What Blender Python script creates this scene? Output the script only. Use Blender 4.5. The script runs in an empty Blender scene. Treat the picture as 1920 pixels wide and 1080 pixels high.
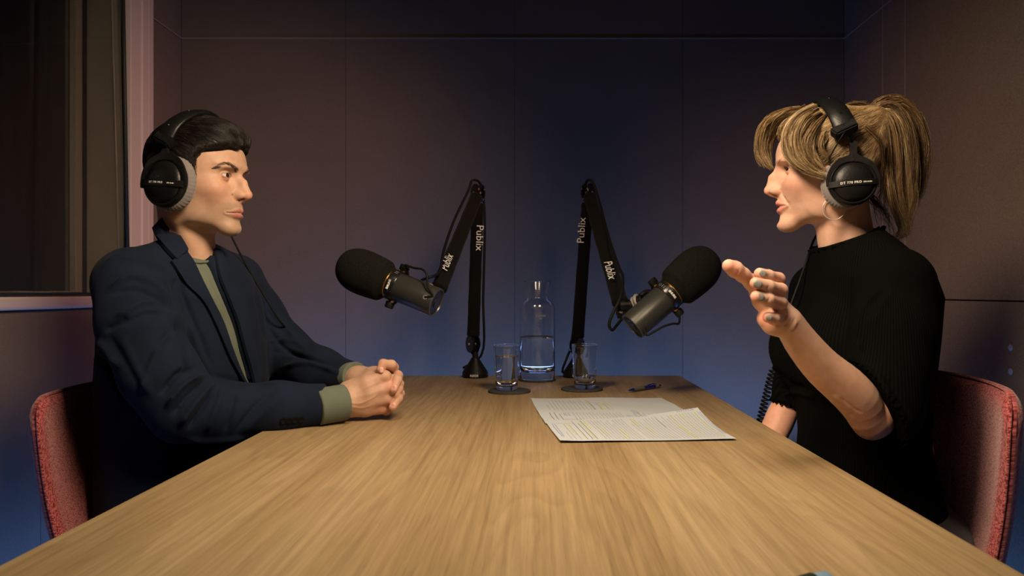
import bpy, bmesh, math, random
import numpy as np
from mathutils import Vector, Matrix
from mathutils.bvhtree import BVHTree

S = bpy.context.scene
C = S.collection
rng = np.random.default_rng(7)
random.seed(7)
PI = math.pi
TAU = 2 * PI

# ------------------------------------------------------------------ camera
EYE = 0.99            # height of the lens above the floor
TZ = 0.74             # table top height
FPX = 1400.0          # focal length in pixels of a 1920 wide frame
def P(px, py, Y):
    """world point that stands at depth Y on the sight line of pixel px, py"""
    return np.array([(px - 1003.0) / FPX * Y, Y, EYE - (py - 547.0) / FPX * Y])

cam = bpy.data.cameras.new('camera')
cam.sensor_width = 36.0
cam.lens = FPX * 36.0 / 1920.0
cam.shift_x = -43.0 / 1920.0
cam.shift_y = 7.0 / 1920.0
cam.clip_start = 0.05
camo = bpy.data.objects.new('camera', cam)
camo.location = (0, 0, EYE)
camo.rotation_euler = (PI / 2, 0, 0)
C.objects.link(camo)
S.camera = camo
cam.dof.use_dof = True
cam.dof.focus_distance = 1.5
cam.dof.aperture_fstop = 9.0

# ------------------------------------------------------------------ world, lights, exposure
w = bpy.data.worlds.new('world')
S.world = w
w.use_nodes = True
w.node_tree.nodes['Background'].inputs[0].default_value = (0.80, 0.72, 0.68, 1)
w.node_tree.nodes['Background'].inputs[1].default_value = 0.02
S.view_settings.view_transform = 'Standard'
S.view_settings.look = 'None'
S.view_settings.gamma = 1.0
S.view_settings.use_curve_mapping = False
S.view_settings.exposure = 0.0

def area(name, loc, target, size, power, col, size_y=None, spread=180):
    d = bpy.data.lights.new(name, 'AREA')
    d.energy = power
    d.color = col
    d.size = size
    if size_y:
        d.shape = 'RECTANGLE'
        d.size_y = size_y
    d.spread = math.radians(spread)
    o = bpy.data.objects.new(name, d)
    C.objects.link(o)
    o.location = loc
    o.rotation_euler = (Vector(target) - Vector(loc)).to_track_quat('-Z', 'Y').to_euler()
    return o

WARM = (1.0, 0.76, 0.52)
area('key_light_man', (0.45, 0.45, 1.98), (-0.66, 1.58, 1.12), 0.45, 6.3, WARM, spread=68)
area('key_light_woman', (-0.45, 0.40, 1.98), (0.60, 1.36, 1.06), 0.45, 5.4, WARM, spread=62)
area('table_light', (0.0, 0.70, 2.10), (0.0, 0.85, 0.74), 0.5, 4.4, (1.0, 0.82, 0.60), spread=70)
area('blue_strip_back', (0.0, 2.42, 0.37), (0.0, 2.60, 0.85), 1.9, 6.0, (0.15, 0.38, 1.0), size_y=0.06, spread=95)
area('blue_strip_left', (-1.08, 1.5, 0.25), (-1.25, 1.5, 0.6), 1.4, 3.2, (0.16, 0.36, 1.0), size_y=0.05)
area('blue_strip_right', (0.95, 1.6, 0.25), (1.1, 1.6, 0.55), 1.4, 2.0, (0.14, 0.38, 1.0), size_y=0.05)

area('red_accent_left', (0.45, 1.70, 1.95), (-1.23, 2.38, 1.15), 0.25, 1.0, (1.0, 0.30, 0.17), spread=55)
area('red_accent_right', (-0.45, 1.70, 1.95), (1.07, 2.25, 1.10), 0.25, 0.45, (1.0, 0.42, 0.26), spread=55)
area('blue_rim', (0.0, 2.5, 0.685), (0.0, 1.3, 1.20), 1.2, 0.38, (0.25, 0.42, 1.0), size_y=0.025)

# ------------------------------------------------------------------ materials
def mat(name, col, rough=0.6, metal=0.0, spec=0.5, coat=0.0, trans=0.0, ior=1.45, sss=0.0, sheen=0.0):
    m = bpy.data.materials.new(name)
    m.use_nodes = True
    b = m.node_tree.nodes['Principled BSDF']
    b.inputs['Base Color'].default_value = (*col, 1)
    b.inputs['Roughness'].default_value = rough
    b.inputs['Metallic'].default_value = metal
    b.inputs['Specular IOR Level'].default_value = spec
    b.inputs['Coat Weight'].default_value = coat
    b.inputs['Transmission Weight'].default_value = trans
    b.inputs['IOR'].default_value = ior
    b.inputs['Sheen Weight'].default_value = sheen
    if sss:
        b.inputs['Subsurface Weight'].default_value = sss
        b.inputs['Subsurface Radius'].default_value = (1.0, 0.35, 0.2)
        b.inputs['Subsurface Scale'].default_value = 0.006
    return m

def nodes(m):
    return m.node_tree.nodes, m.node_tree.links, m.node_tree.nodes['Principled BSDF']

def coords(m, scale, kind='Object'):
    n, l, b = nodes(m)
    t = n.new('ShaderNodeTexCoord')
    mp = n.new('ShaderNodeMapping')
    mp.inputs['Scale'].default_value = scale
    l.new(t.outputs[kind], mp.inputs['Vector'])
    return mp.outputs[0]

def noise(m, scale, vec=None, detail=4, rough=0.6, dist=0.0):
    n, l, b = nodes(m)
    t = n.new('ShaderNodeTexNoise')
    t.inputs['Scale'].default_value = scale
    t.inputs['Detail'].default_value = detail
    t.inputs['Roughness'].default_value = rough
    t.inputs['Distortion'].default_value = dist
    if vec is not None:
        l.new(vec, t.inputs['Vector'])
    return t.outputs['Fac']

def ramp(m, fac, stops):
    n, l, b = nodes(m)
    r = n.new('ShaderNodeValToRGB')
    while len(r.color_ramp.elements) < len(stops):
        r.color_ramp.elements.new(0.5)
    for e, (p, c) in zip(r.color_ramp.elements, stops):
        e.position = p
        e.color = (*c, 1)
    l.new(fac, r.inputs[0])
    return r.outputs[0]

def bump(m, fac, strength=0.3, dist=0.001, prev=None):
    n, l, b = nodes(m)
    t = n.new('ShaderNodeBump')
    t.inputs['Strength'].default_value = strength
    t.inputs['Distance'].default_value = dist
    l.new(fac, t.inputs['Height'])
    if prev is not None:
        l.new(prev, t.inputs['Normal'])
    l.new(t.outputs[0], b.inputs['Normal'])
    return t.outputs[0]

def setcol(m, out):
    n, l, b = nodes(m)
    l.new(out, b.inputs['Base Color'])

def mixc(m, a, b_, fac, mode='MIX'):
    n, l, b = nodes(m)
    t = n.new('ShaderNodeMix')
    t.data_type = 'RGBA'
    t.blend_type = mode
    for i, v in ((6, a), (7, b_)):
        if hasattr(v, 'is_output'):
            l.new(v, t.inputs[i])
        else:
            t.inputs[i].default_value = (*v, 1)
    if hasattr(fac, 'is_output'):
        l.new(fac, t.inputs[0])
    else:
        t.inputs[0].default_value = fac
    return t.outputs[2]

M = {}
def fabric(name, c1, c2, fine=900, bstr=0.4):
    m = mat(name, c1, 0.95, spec=0.1)
    v = coords(m, (1, 1, 1))
    f = noise(m, 6, v, 5)
    g = noise(m, fine, v, 2)
    c = ramp(m, f, [(0.3, c1), (0.7, c2)])
    c = mixc(m, c, ramp(m, g, [(0.35, tuple(0.62 * k for k in c1)), (0.65, tuple(1.3 * k for k in c2))]), 0.45)
    setcol(m, c)
    bump(m, g, bstr, 0.0008)
    return m
M['wall'] = fabric('grey wall felt', (0.107, 0.084, 0.072), (0.128, 0.100, 0.086), 420, 0.5)
M['seam'] = mat('pale seam edge', (0.185, 0.145, 0.13), 0.9)
M['darkgap'] = mat('dark joint', (0.02, 0.02, 0.022), 0.9)
M['floor'] = fabric('dark carpet', (0.03, 0.03, 0.035), (0.05, 0.05, 0.055), 500)
M['ceiling'] = fabric('dark ceiling', (0.04, 0.038, 0.04), (0.05, 0.05, 0.05), 300)
M['trim'] = mat('pale painted window frame', (0.42, 0.36, 0.355), 0.55)
M['reveal'] = mat('grey brown reveal lining', (0.25, 0.215, 0.185), 0.8)
M['rubber'] = mat('black rubber gasket', (0.008, 0.012, 0.012), 0.6)
M['glass_pane'] = mat('window glass', (0.80, 0.85, 0.80), 0.02, trans=1.0, ior=1.4)
M['curtain'] = fabric('dark olive curtain', (0.035, 0.04, 0.034), (0.05, 0.055, 0.047), 300)

def wood():
    m = mat('oak table top', (0.5, 0.33, 0.18), 0.42, spec=0.4)
    n, l, b = nodes(m)
    v = coords(m, (1, 1, 1))
    # broad figure that wanders along the board
    def scaled(s):
        mp = n.new('ShaderNodeMapping'); mp.inputs['Scale'].default_value = s
        l.new(v, mp.inputs['Vector']); return mp.outputs[0]
    broad = noise(m, 1.0, scaled((7.0, 0.75, 1)), 3, 0.5, 0.6)
    w_ = n.new('ShaderNodeMath'); w_.operation = 'MULTIPLY'; w_.inputs[1].default_value = 13.0
    l.new(broad, w_.inputs[0])
    fr = n.new('ShaderNodeMath'); fr.operation = 'FRACT'
    l.new(w_.outputs[0], fr.inputs[0])
    rings = ramp(m, fr.outputs[0], [(0.0, (0.62, 0.60, 0.58)), (0.30, (0.84, 0.84, 0.84)), (0.85, (1.0, 1.0, 1.0)), (1.0, (0.62, 0.60, 0.58))])
    streak = noise(m, 1.0, scaled((170, 3.2, 1)), 5, 0.65)
    pores = noise(m, 1.0, scaled((600, 14, 1)), 3, 0.7)
    tone = noise(m, 1.0, scaled((11, 0.35, 1)), 2, 0.5)
    base = ramp(m, tone, [(0.30, (0.325, 0.218, 0.104)), (0.50, (0.375, 0.260, 0.130)), (0.72, (0.420, 0.302, 0.160))])
    c = mixc(m, base, ramp(m, streak, [(0.30, (0.66, 0.63, 0.60)), (0.62, (1.08, 1.08, 1.08))]), 0.7, 'MULTIPLY')
    c = mixc(m, c, rings, 0.30, 'MULTIPLY')
    c = mixc(m, c, ramp(m, pores, [(0.33, (0.66, 0.62, 0.58)), (0.48, (1, 1, 1))]), 0.4, 'MULTIPLY')
    setcol(m, c)
    bump(m, pores, 0.12, 0.0004)
    return m
M['wood'] = wood()
M['edge'] = mat('oak table edge', (0.30, 0.18, 0.09), 0.6)
M['metal_dark'] = mat('black powder coat', (0.012, 0.012, 0.012), 0.45)

def chair_fab():
    m = mat('red tweed upholstery', (0.45, 0.06, 0.06), 0.95, spec=0.1, sheen=0.3)
    n, l, b = nodes(m)
    v = coords(m, (1, 1, 1), 'UV')
    ck = n.new('ShaderNodeTexVoronoi'); ck.inputs['Scale'].default_value = 480
    l.new(v, ck.inputs['Vector'])
    f = noise(m, 900, v, 2)
    c = ramp(m, ck.outputs['Distance'], [(0.25, (0.62, 0.175, 0.165)), (0.70, (0.19, 0.020, 0.026))])
    c = mixc(m, c, ramp(m, f, [(0.3, (0.6, 0.6, 0.6)), (0.7, (1.3, 1.2, 1.2))]), 0.6, 'MULTIPLY')
    setcol(m, c)
    bump(m, ck.outputs['Distance'], 0.5, -0.001)
    return m
M['chair'] = chair_fab()
M['chair_dark'] = mat('dark chair shell', (0.05, 0.012, 0.014), 0.9)

def skin(name, tint):
    m = mat(name, tint, 0.52, spec=0.35, sss=0.25)
    n, l, b = nodes(m)
    a = n.new('ShaderNodeAttribute'); a.attribute_name = 'Col'
    v = coords(m, (1, 1, 1))
    f = noise(m, 55, v, 5)
    c = mixc(m, a.outputs['Color'], ramp(m, f, [(0.3, (0.86, 0.80, 0.78)), (0.7, (1.1, 1.08, 1.06))]), 0.6, 'MULTIPLY')
    setcol(m, c)
    g = noise(m, 700, v, 3)
    bump(m, g, 0.18, 0.0005)
    return m
M['skin_man'] = skin('light olive skin', (0.6, 0.36, 0.25))
M['skin_woman'] = skin('fair skin', (0.66, 0.38, 0.28))
M['eye_white'] = mat('eye white', (0.62, 0.58, 0.55), 0.15)
M['iris'] = mat('brown iris', (0.035, 0.016, 0.008), 0.08)
M['cornea_dark'] = mat('pupil', (0.003, 0.003, 0.003), 0.05)
M['mouth'] = mat('mouth interior', (0.06, 0.012, 0.01), 0.5)
M['nail_man'] = mat('natural fingernail', (0.72, 0.42, 0.36), 0.3)
M['nail_woman'] = mat('grey nail polish', (0.175, 0.178, 0.158), 0.35)

def hairmat(name, stops, rough=0.42):
    m = mat(name, stops[0][1], rough, spec=0.45)
    n, l, b = nodes(m)
    a = n.new('ShaderNodeAttribute'); a.attribute_name = 'Tone'
    setcol(m, ramp(m, a.outputs['Fac'], stops))
    return m
M['hair_man'] = hairmat('near black hair', [(0.0, (0.004, 0.0035, 0.003)), (0.75, (0.012, 0.010, 0.008)), (1.0, (0.05, 0.04, 0.03))], 0.36)
M['hair_woman'] = hairmat('dark blonde hair', [(0.0, (0.035, 0.018, 0.008)), (0.4, (0.16, 0.095, 0.04)), (0.72, (0.36, 0.245, 0.120)), (1.0, (0.70, 0.55, 0.34))], 0.40)
M['brow_man'] = mat('dark brow hair', (0.075, 0.048, 0.034), 0.8)
M['brow_woman'] = mat('brown brow hair', (0.10, 0.05, 0.025), 0.7)

def cloth(name, c1, c2, fine=700, b1=0.35, sheen=0.2):
    m = mat(name, c1, 0.9, spec=0.12, sheen=sheen)
    v = coords(m, (1, 1, 1))
    setcol(m, ramp(m, noise(m, 14, v, 5), [(0.3, c1), (0.7, c2)]))
    a = bump(m, noise(m, 40, v, 4), 0.25, 0.002)
    bump(m, noise(m, fine, v, 2), b1, 0.0006, a)
    return m
M['jacket'] = cloth('navy cotton jacket cloth', (0.0068, 0.0115, 0.0240), (0.0100, 0.0165, 0.0340), sheen=0.02)
M['sweater'] = cloth('sage green knit', (0.108, 0.128, 0.098), (0.138, 0.160, 0.124), 900, 0.5, 0.1)
M['trousers'] = cloth('dark trousers', (0.012, 0.014, 0.02), (0.016, 0.018, 0.026))
M['button'] = mat('dark button', (0.006, 0.006, 0.006), 0.4, spec=0.12)
M['shoe'] = mat('black shoe leather', (0.01, 0.01, 0.01), 0.4)
def rib():
    m = mat('black ribbed knit', (0.008, 0.0085, 0.008), 0.95, spec=0.05)
    n, l, b = nodes(m)
    at = n.new('ShaderNodeAttribute'); at.attribute_name = 'Rib'
    cmb = n.new('ShaderNodeCombineXYZ'); l.new(at.outputs['Fac'], cmb.inputs[0])
    wv = n.new('ShaderNodeTexWave'); wv.bands_direction = 'X'
    wv.inputs['Scale'].default_value = 70; wv.inputs['Distortion'].default_value = 0.0
    l.new(cmb.outputs[0], wv.inputs['Vector'])
    setcol(m, ramp(m, wv.outputs['Fac'], [(0.2, (0.0014, 0.0016, 0.0014)), (0.8, (0.0028, 0.0031, 0.0028))]))
    bump(m, wv.outputs['Fac'], 0.4, 0.0007)
    return m
M['knit'] = rib()
M['plastic'] = mat('matt black plastic', (0.006, 0.006, 0.006), 0.45, spec=0.28)
M['gloss'] = mat('gloss black plastic', (0.006, 0.006, 0.007), 0.22)
def leather():
    m = mat('black leatherette', (0.006, 0.0065, 0.0065), 0.38, spec=0.32)
    v = coords(m, (1, 1, 1))
    bump(m, noise(m, 260, v, 3), 0.35, 0.001)
    return m
M['leather'] = leather()
M['velour'] = cloth('grey velour', (0.16, 0.145, 0.137), (0.20, 0.185, 0.175), 600, 0.4, 0.3)
M['print'] = mat('white print', (0.72, 0.72, 0.70), 0.6)
M['print_dim'] = mat('grey print', (0.30, 0.30, 0.26), 0.6)
def foam():
    m = mat('black foam', (0.012, 0.0125, 0.010), 1.0, spec=0.15)
    v = coords(m, (1, 1, 1))
    g = noise(m, 900, v, 2, 0.7)
    setcol(m, ramp(m, g, [(0.35, (0.004, 0.004, 0.0035)), (0.6, (0.016, 0.017, 0.013)), (0.78, (0.06, 0.06, 0.045))]))
    bump(m, g, 1.0, 0.002)
    return m
M['foam'] = foam()
M['micbody'] = mat('dark grey enamel', (0.085, 0.087, 0.078), 0.33, metal=0.6)
M['micring'] = mat('black enamel ring', (0.012, 0.012, 0.012), 0.25)
M['brass'] = mat('brass', (0.55, 0.30, 0.08), 0.3, metal=1.0)
M['steel'] = mat('brushed steel', (0.62, 0.58, 0.53), 0.35, metal=0.55)
M['sleeve'] = cloth('black neoprene sleeve', (0.0045, 0.0045, 0.0042), (0.007, 0.007, 0.0065), 700, 0.4, 0.03)
M['cable'] = mat('black cable', (0.006, 0.0065, 0.0065), 0.6, spec=0.2)
M['glass'] = mat('clear glass', (0.97, 0.985, 0.98), 0.0, trans=1.0, ior=1.5)
M['water'] = mat('water', (0.985, 0.99, 0.99), 0.0, trans=1.0, ior=1.33)
M['felt'] = fabric('charcoal felt', (0.038, 0.041, 0.042), (0.072, 0.075, 0.076), 600, 0.8)
def paper():
    m = mat('white paper', (0.49, 0.53, 0.56), 0.8, spec=0.2)
    return m
M['paper'] = paper()
M['ink'] = mat('black print ink', (0.14, 0.145, 0.155), 0.8)
M['inkblue'] = mat('blue pen ink', (0.22, 0.24, 0.50), 0.8)
M['marker'] = mat('yellow highlighter', (0.52, 0.57, 0.26), 0.8)
M['pen_blue'] = mat('blue pen plastic', (0.005, 0.012, 0.22), 0.15, coat=0.5)
M['pen_grip'] = mat('grey pen grip', (0.12, 0.12, 0.10), 0.7)
M['pen_silver'] = mat('silver pen trim', (0.5, 0.5, 0.47), 0.3, metal=0.6)
M['darkgreen'] = mat('dark green plastic', (0.015, 0.03, 0.018), 0.3)
M['paleblue'] = mat('pale blue plastic', (0.22, 0.36, 0.50), 0.3)
M['spot'] = mat('pale blue wall fixing', (0.20, 0.25, 0.42), 0.6)

# ------------------------------------------------------------------ object helpers
def obj(name, me, m, parent=None, smooth=True):
    o = bpy.data.objects.new(name, me)
    C.objects.link(o)
    if m is not None and not me.materials:
        me.materials.append(m if not isinstance(m, str) else M[m])
    if parent is not None:
        o.parent = parent
        o.matrix_parent_inverse = Matrix.Translation(parent.location).inverted()
    if smooth:
        me.polygons.foreach_set('use_smooth', [True] * len(me.polygons))
    return o

def empty(name, loc):
    o = bpy.data.objects.new(name, None)
    C.objects.link(o)
    o.location = [float(v) for v in loc]
    o.empty_display_size = 0.05
    return o

def tag(o, label, cat, group=None):
    o['label'] = label
    o['category'] = cat
    if group:
        o['group'] = group
    return o

def structure(o):
    o['kind'] = 'structure'
    return o

def mesh(verts, faces, name='m'):
    me = bpy.data.meshes.new(name)
    me.from_pydata([tuple(map(float, v)) for v in verts], [], [tuple(int(i) for i in f) for f in faces])
    me.update()
    return me

def box_bm(bm, lo, hi):
    r = bmesh.ops.create_cube(bm, size=1.0)
    for v in r['verts']:
        v.co = Vector([lo[i] + (v.co[i] + 0.5) * (hi[i] - lo[i]) for i in range(3)])
    return r['verts']

def box(name, lo, hi, m, parent=None, bev=0.0, seg=2):
    bm = bmesh.new()
    box_bm(bm, lo, hi)
    if bev:
        bmesh.ops.bevel(bm, geom=bm.edges[:], offset=bev, segments=seg, affect='EDGES', profile=0.5)
    me = bpy.data.meshes.new(name)
    bm.to_mesh(me)
    bm.free()
    return obj(name, me, m, parent, smooth=False)

def lathe_vf(prof, n=48):
    vs, fs = [], []
    k = len(prof)
    for j in range(n):
        a = TAU * j / n
        for r, z in prof:
            vs.append((r * math.cos(a), r * math.sin(a), z))
    for j in range(n):
        j2 = (j + 1) % n
        for i in range(k - 1):
            fs.append((j * k + i, j2 * k + i, j2 * k + i + 1, j * k + i + 1))
    return np.array(vs), fs

def frame_from_axis(a, up=(0, 0, 1)):
    a = np.array(a, float); a /= np.linalg.norm(a)
    u = np.cross(np.array(up, float), a)
    if np.linalg.norm(u) < 1e-6:
        u = np.cross((0, 1, 0), a)
    u /= np.linalg.norm(u)
    v = np.cross(a, u)
    return np.stack([u, v, a])          # rows

def lathe(name, prof, m, parent=None, origin=(0, 0, 0), axis=(0, 0, 1), n=48, scale=(1, 1), up=(0, 0, 1), smooth=True, auto=35):
    v, f = lathe_vf(prof, n)
    v[:, 0] *= scale[0]; v[:, 1] *= scale[1]
    v = v @ frame_from_axis(axis, up) + np.array(origin)
    me = mesh(v, f, name)
    bm = bmesh.new(); bm.from_mesh(me)
    bmesh.ops.remove_doubles(bm, verts=bm.verts, dist=1e-6)
    bmesh.ops.recalc_face_normals(bm, faces=bm.faces)
    bm.to_mesh(me); bm.free()
    o = obj(name, me, m, parent, smooth)
    if smooth and auto:
        sharp(me, auto)
    return o

def sharp(me, deg):
    bm = bmesh.new(); bm.from_mesh(me)
    lim = math.radians(deg)
    for e in bm.edges:
        if len(e.link_faces) == 2 and e.calc_face_angle(0) > lim:
            e.smooth = False
    bm.to_mesh(me); bm.free()

def catmull(pts, n):
    pts = np.array(pts, float)
    k = len(pts)
    if k == 2:
        t = np.linspace(0, 1, n)[:, None]
        return pts[0] * (1 - t) + pts[1] * t
    t = np.linspace(0, k - 1, n)
    i = np.clip(t.astype(int), 0, k - 2)
    f = (t - i)[:, None]
    p0 = pts[np.clip(i - 1, 0, k - 1)]; p1 = pts[i]; p2 = pts[i + 1]; p3 = pts[np.clip(i + 2, 0, k - 1)]
    return 0.5 * ((2 * p1) + (-p0 + p2) * f + (2 * p0 - 5 * p1 + 4 * p2 - p3) * f ** 2 + (-p0 + 3 * p1 - 3 * p2 + p3) * f ** 3)

def tube_vf(pts, r, sides=8, closed=False, cap=True):
    pts = np.asarray(pts, float)
    n = len(pts)
    r = np.broadcast_to(np.asarray(r, float), (n,))
    d = np.gradient(pts, axis=0)
    if closed:
        d = np.roll(pts, -1, 0) - np.roll(pts, 1, 0)
    d /= np.linalg.norm(d, axis=1)[:, None] + 1e-12
    u = np.cross(d[0], (0.12, 0.21, 0.97)); u /= np.linalg.norm(u)
    vs = []
    for i in range(n):
        u = u - d[i] * np.dot(u, d[i]); u /= np.linalg.norm(u)
        v = np.cross(d[i], u)
        a = np.arange(sides) * TAU / sides
        vs.append(pts[i] + r[i] * (np.cos(a)[:, None] * u + np.sin(a)[:, None] * v))
    vs = np.concatenate(vs)
    fs = []
    m_ = n if closed else n - 1
    for i in range(m_):
        i2 = (i + 1) % n
        for j in range(sides):
            j2 = (j + 1) % sides
            fs.append((i * sides + j, i * sides + j2, i2 * sides + j2, i2 * sides + j))
    if cap and not closed:
        fs.append(tuple(range(sides))[::-1])
        fs.append(tuple((n - 1) * sides + j for j in range(sides)))
    return vs, fs

def tube(name, pts, r, m, parent=None, sides=10, closed=False, smooth=True):
    v, f = tube_vf(pts, r, sides, closed)
    return obj(name, mesh(v, f, name), m, parent, smooth)

def text_mesh(txt, size, bold=0.0, shear=0.0, spacing=1.0):
    cu = bpy.data.curves.new('t', 'FONT')
    cu.body = txt
    cu.size = size
    cu.extrude = 0.0001
    cu.offset = bold
    cu.shear = shear
    cu.space_character = spacing
    cu.align_x = 'CENTER'
    cu.align_y = 'CENTER'
    cu.resolution_u = 3
    o = bpy.data.objects.new('t', cu)
    C.objects.link(o)
    me = bpy.data.meshes.new_from_object(o)
    bpy.data.objects.remove(o)
    return me

def text(name, txt, size, org, right, upv, m, parent, bold=0.0, shear=0.0, spacing=1.0, bend=None, sx=1.0, zf=None):
    """lettering laid on a surface; bend = radius of the cylinder it wraps (bent about the up vector), negative: about right"""
    me = text_mesh(txt, size, bold, shear, spacing)
    v = np.empty(len(me.vertices) * 3); me.vertices.foreach_get('co', v); v = v.reshape(-1, 3)
    v[:, 0] *= sx
    r = np.array(right, float); r /= np.linalg.norm(r)
    u = np.array(upv, float); u -= r * np.dot(u, r); u /= np.linalg.norm(u)
    nrm = np.cross(r, u)
    if zf is not None:
        v[:, 2] += np.array([zf(a) for a in v[:, 0]])
    if bend:
        R = abs(bend)
        if bend > 0:
            a = v[:, 0] / R
            v = np.stack([R * np.sin(a), v[:, 1], v[:, 2] + R * np.cos(a) - R], 1)
        else:
            a = v[:, 1] / R
            v = np.stack([v[:, 0], R * np.sin(a), v[:, 2] + R * np.cos(a) - R], 1)
    v = v[:, 0:1] * r + v[:, 1:2] * u + v[:, 2:3] * nrm + np.array(org)
    me.vertices.foreach_set('co', v.ravel())
    me.materials.clear()
    me.update()
    return obj(name, me, m, parent, smooth=False)

# ------------------------------------------------------------------ implicit modelling
f32 = np.float32
def smin(a, b, k):
    h = np.maximum(k - np.abs(a - b), 0) / k
    return np.minimum(a, b) - h * h * k * 0.25
def smax(a, b, k):
    return -smin(-a, -b, k)
def seg(p, a, b, ra, rb):
    a = np.asarray(a, f32); b = np.asarray(b, f32)
    ba = b - a
    pa = p - a
    t = np.clip((pa @ ba) / max(float(ba @ ba), 1e-9), 0, 1)
    d = pa - t[..., None] * ba
    return np.sqrt(np.einsum('...i,...i', d, d)) - (ra + (rb - ra) * t)
def chain(p, pts, rs, k=0.004):
    d = None
    for i in range(len(pts) - 1):
        s = seg(p, pts[i], pts[i + 1], rs[i], rs[i + 1])
        d = s if d is None else smin(d, s, k)
    return d
def schain(p, pts, rs, n=16):
    a = catmull(np.concatenate([np.array(pts, float), np.array(rs, float)[:, None]], 1), n)
    d = None
    for i in range(n - 1):
        s = seg(p, a[i, :3], a[i + 1, :3], a[i, 3], a[i + 1, 3])
        d = s if d is None else np.minimum(d, s)
    return d
def ell(p, c, r, R=None):
    q = p - np.asarray(c, f32)
    if R is not None:
        q = q @ np.asarray(R, f32).T
    q = q / np.asarray(r, f32)
    k0 = np.sqrt(np.einsum('...i,...i', q, q)) + 1e-6
    q2 = q / np.asarray(r, f32)
    k1 = np.sqrt(np.einsum('...i,...i', q2, q2)) + 1e-6
    return k0 * (k0 - 1) / k1
def sph(p, c, r):
    d = p - np.asarray(c, f32)
    return np.sqrt(np.einsum('...i,...i', d, d)) - r
def rotz(a):
    c, s = math.cos(a), math.sin(a)
    return np.array([[c, s, 0], [-s, c, 0], [0, 0, 1]])

def snet(F, lo, hi, h, B=12, slack=1.7):
    """naive surface nets on active blocks of a regular grid -> vertices, quads"""
    lo = np.array(lo, float); hi = np.array(hi, float)
    nb = np.ceil((hi - lo) / (h * B)).astype(int)
    g = np.stack(np.meshgrid(*[np.arange(k) for k in nb], indexing='ij'), -1).reshape(-1, 3)
    cen = lo + (g + 0.5) * B * h
    fc = F(cen.astype(f32))
    act = g[np.abs(fc) < B * h * 0.87 * slack]
    N = (nb * B + 3).astype(np.int64)
    s = np.arange(B + 1)
    loc = np.stack(np.meshgrid(s, s, s, indexing='ij'), -1)
    ids, vs, quads = [], [], []
    def gid(c):
        return ((c[..., 0] + 1) * N[1] + (c[..., 1] + 1)) * N[2] + (c[..., 2] + 1)
    for st in range(0, len(act), 96):
        blk = act[st:st + 96]
        idx = blk[:, None, None, None, :] * B + loc[None]
        f = F((lo + idx * h).astype(f32))
        ins = f < 0
        # cells
        cs = [(i, j, k) for i in (0, 1) for j in (0, 1) for k in (0, 1)]
        cnt = sum(ins[:, i:B + i, j:B + j, k:B + k].astype(np.int8) for i, j, k in cs)
        bi, ci, cj, ck = np.nonzero((cnt > 0) & (cnt < 8))
        if len(bi):
            acc = np.zeros((len(bi), 3)); num = np.zeros(len(bi))
            val = {c: f[bi, ci + c[0], cj + c[1], ck + c[2]] for c in cs}
            for c in cs:
                for ax in range(3):
                    if c[ax] == 0:
                        e = list(c); e[ax] = 1; e = tuple(e)
                        a, b = val[c], val[e]
                        m_ = (a < 0) != (b < 0)
                        t = np.where(m_, a / np.where(m_, a - b, 1), 0)
                        q = np.zeros((len(bi), 3)); q[:] = c; q[:, ax] = t
                        acc += q * m_[:, None]; num += m_
            base = blk[bi] * B + np.stack([ci, cj, ck], 1)
            vs.append(lo + (base + acc / num[:, None]) * h)
            ids.append(gid(base))
        for ax in range(3):
            sl0 = [slice(0, B)] * 3; sl1 = list(sl0); sl1[ax] = slice(1, B + 1)
            a = ins[(slice(None), *sl0)]; b = ins[(slice(None), *sl1)]
            bi, ci, cj, ck = np.nonzero(a != b)
            if not len(bi):
                continue
            base = blk[bi] * B + np.stack([ci, cj, ck], 1)
            flip = a[bi, ci, cj, ck]
            u, v = (ax + 1) % 3, (ax + 2) % 3
            cc = []
            for du, dv in ((0, 0), (-1, 0), (-1, -1), (0, -1)):
                q = base.copy(); q[:, u] += du; q[:, v] += dv
                cc.append(gid(q))
            q = np.stack(cc, 1)
            q[~flip] = q[~flip][:, ::-1]
            quads.append(q)
    ids = np.concatenate(ids); vs = np.concatenate(vs); quads = np.concatenate(quads)
    order = np.argsort(ids); ids = ids[order]; vs = vs[order]
    pos = np.searchsorted(ids, quads)
    pos = np.clip(pos, 0, len(ids) - 1)
    ok = (ids[pos] == quads).all(1)
    return vs, pos[ok]

def fast_mesh(v, q, name='m'):
    me = bpy.data.meshes.new(name)
    v = np.asarray(v, np.float32); q = np.asarray(q, np.int32)
    k = q.shape[1]
    me.vertices.add(len(v)); me.vertices.foreach_set('co', v.ravel())
    me.loops.add(q.size); me.loops.foreach_set('vertex_index', q.ravel())
    me.polygons.add(len(q))
    me.polygons.foreach_set('loop_start', np.arange(0, q.size, k, dtype=np.int32))
    me.polygons.foreach_set('loop_total', np.full(len(q), k, np.int32))
    me.update(calc_edges=True)
    me.validate()
    return me

def set_col(me, col, name='Col'):
    a = me.color_attributes.new(name, 'FLOAT_COLOR', 'POINT')
    c = np.ones((len(col), 4), np.float32); c[:, :3] = col
    a.data.foreach_set('color', c.ravel())

def normals_of(v, q):
    n = np.zeros_like(v)
    a = np.cross(v[q[:, 2]] - v[q[:, 0]], v[q[:, 3]] - v[q[:, 1]])
    for i in range(4):
        for k in range(3):
            n[:, k] += np.bincount(q[:, i], a[:, k], len(v))
    return n / (np.linalg.norm(n, axis=1)[:, None] + 1e-12)

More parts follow.
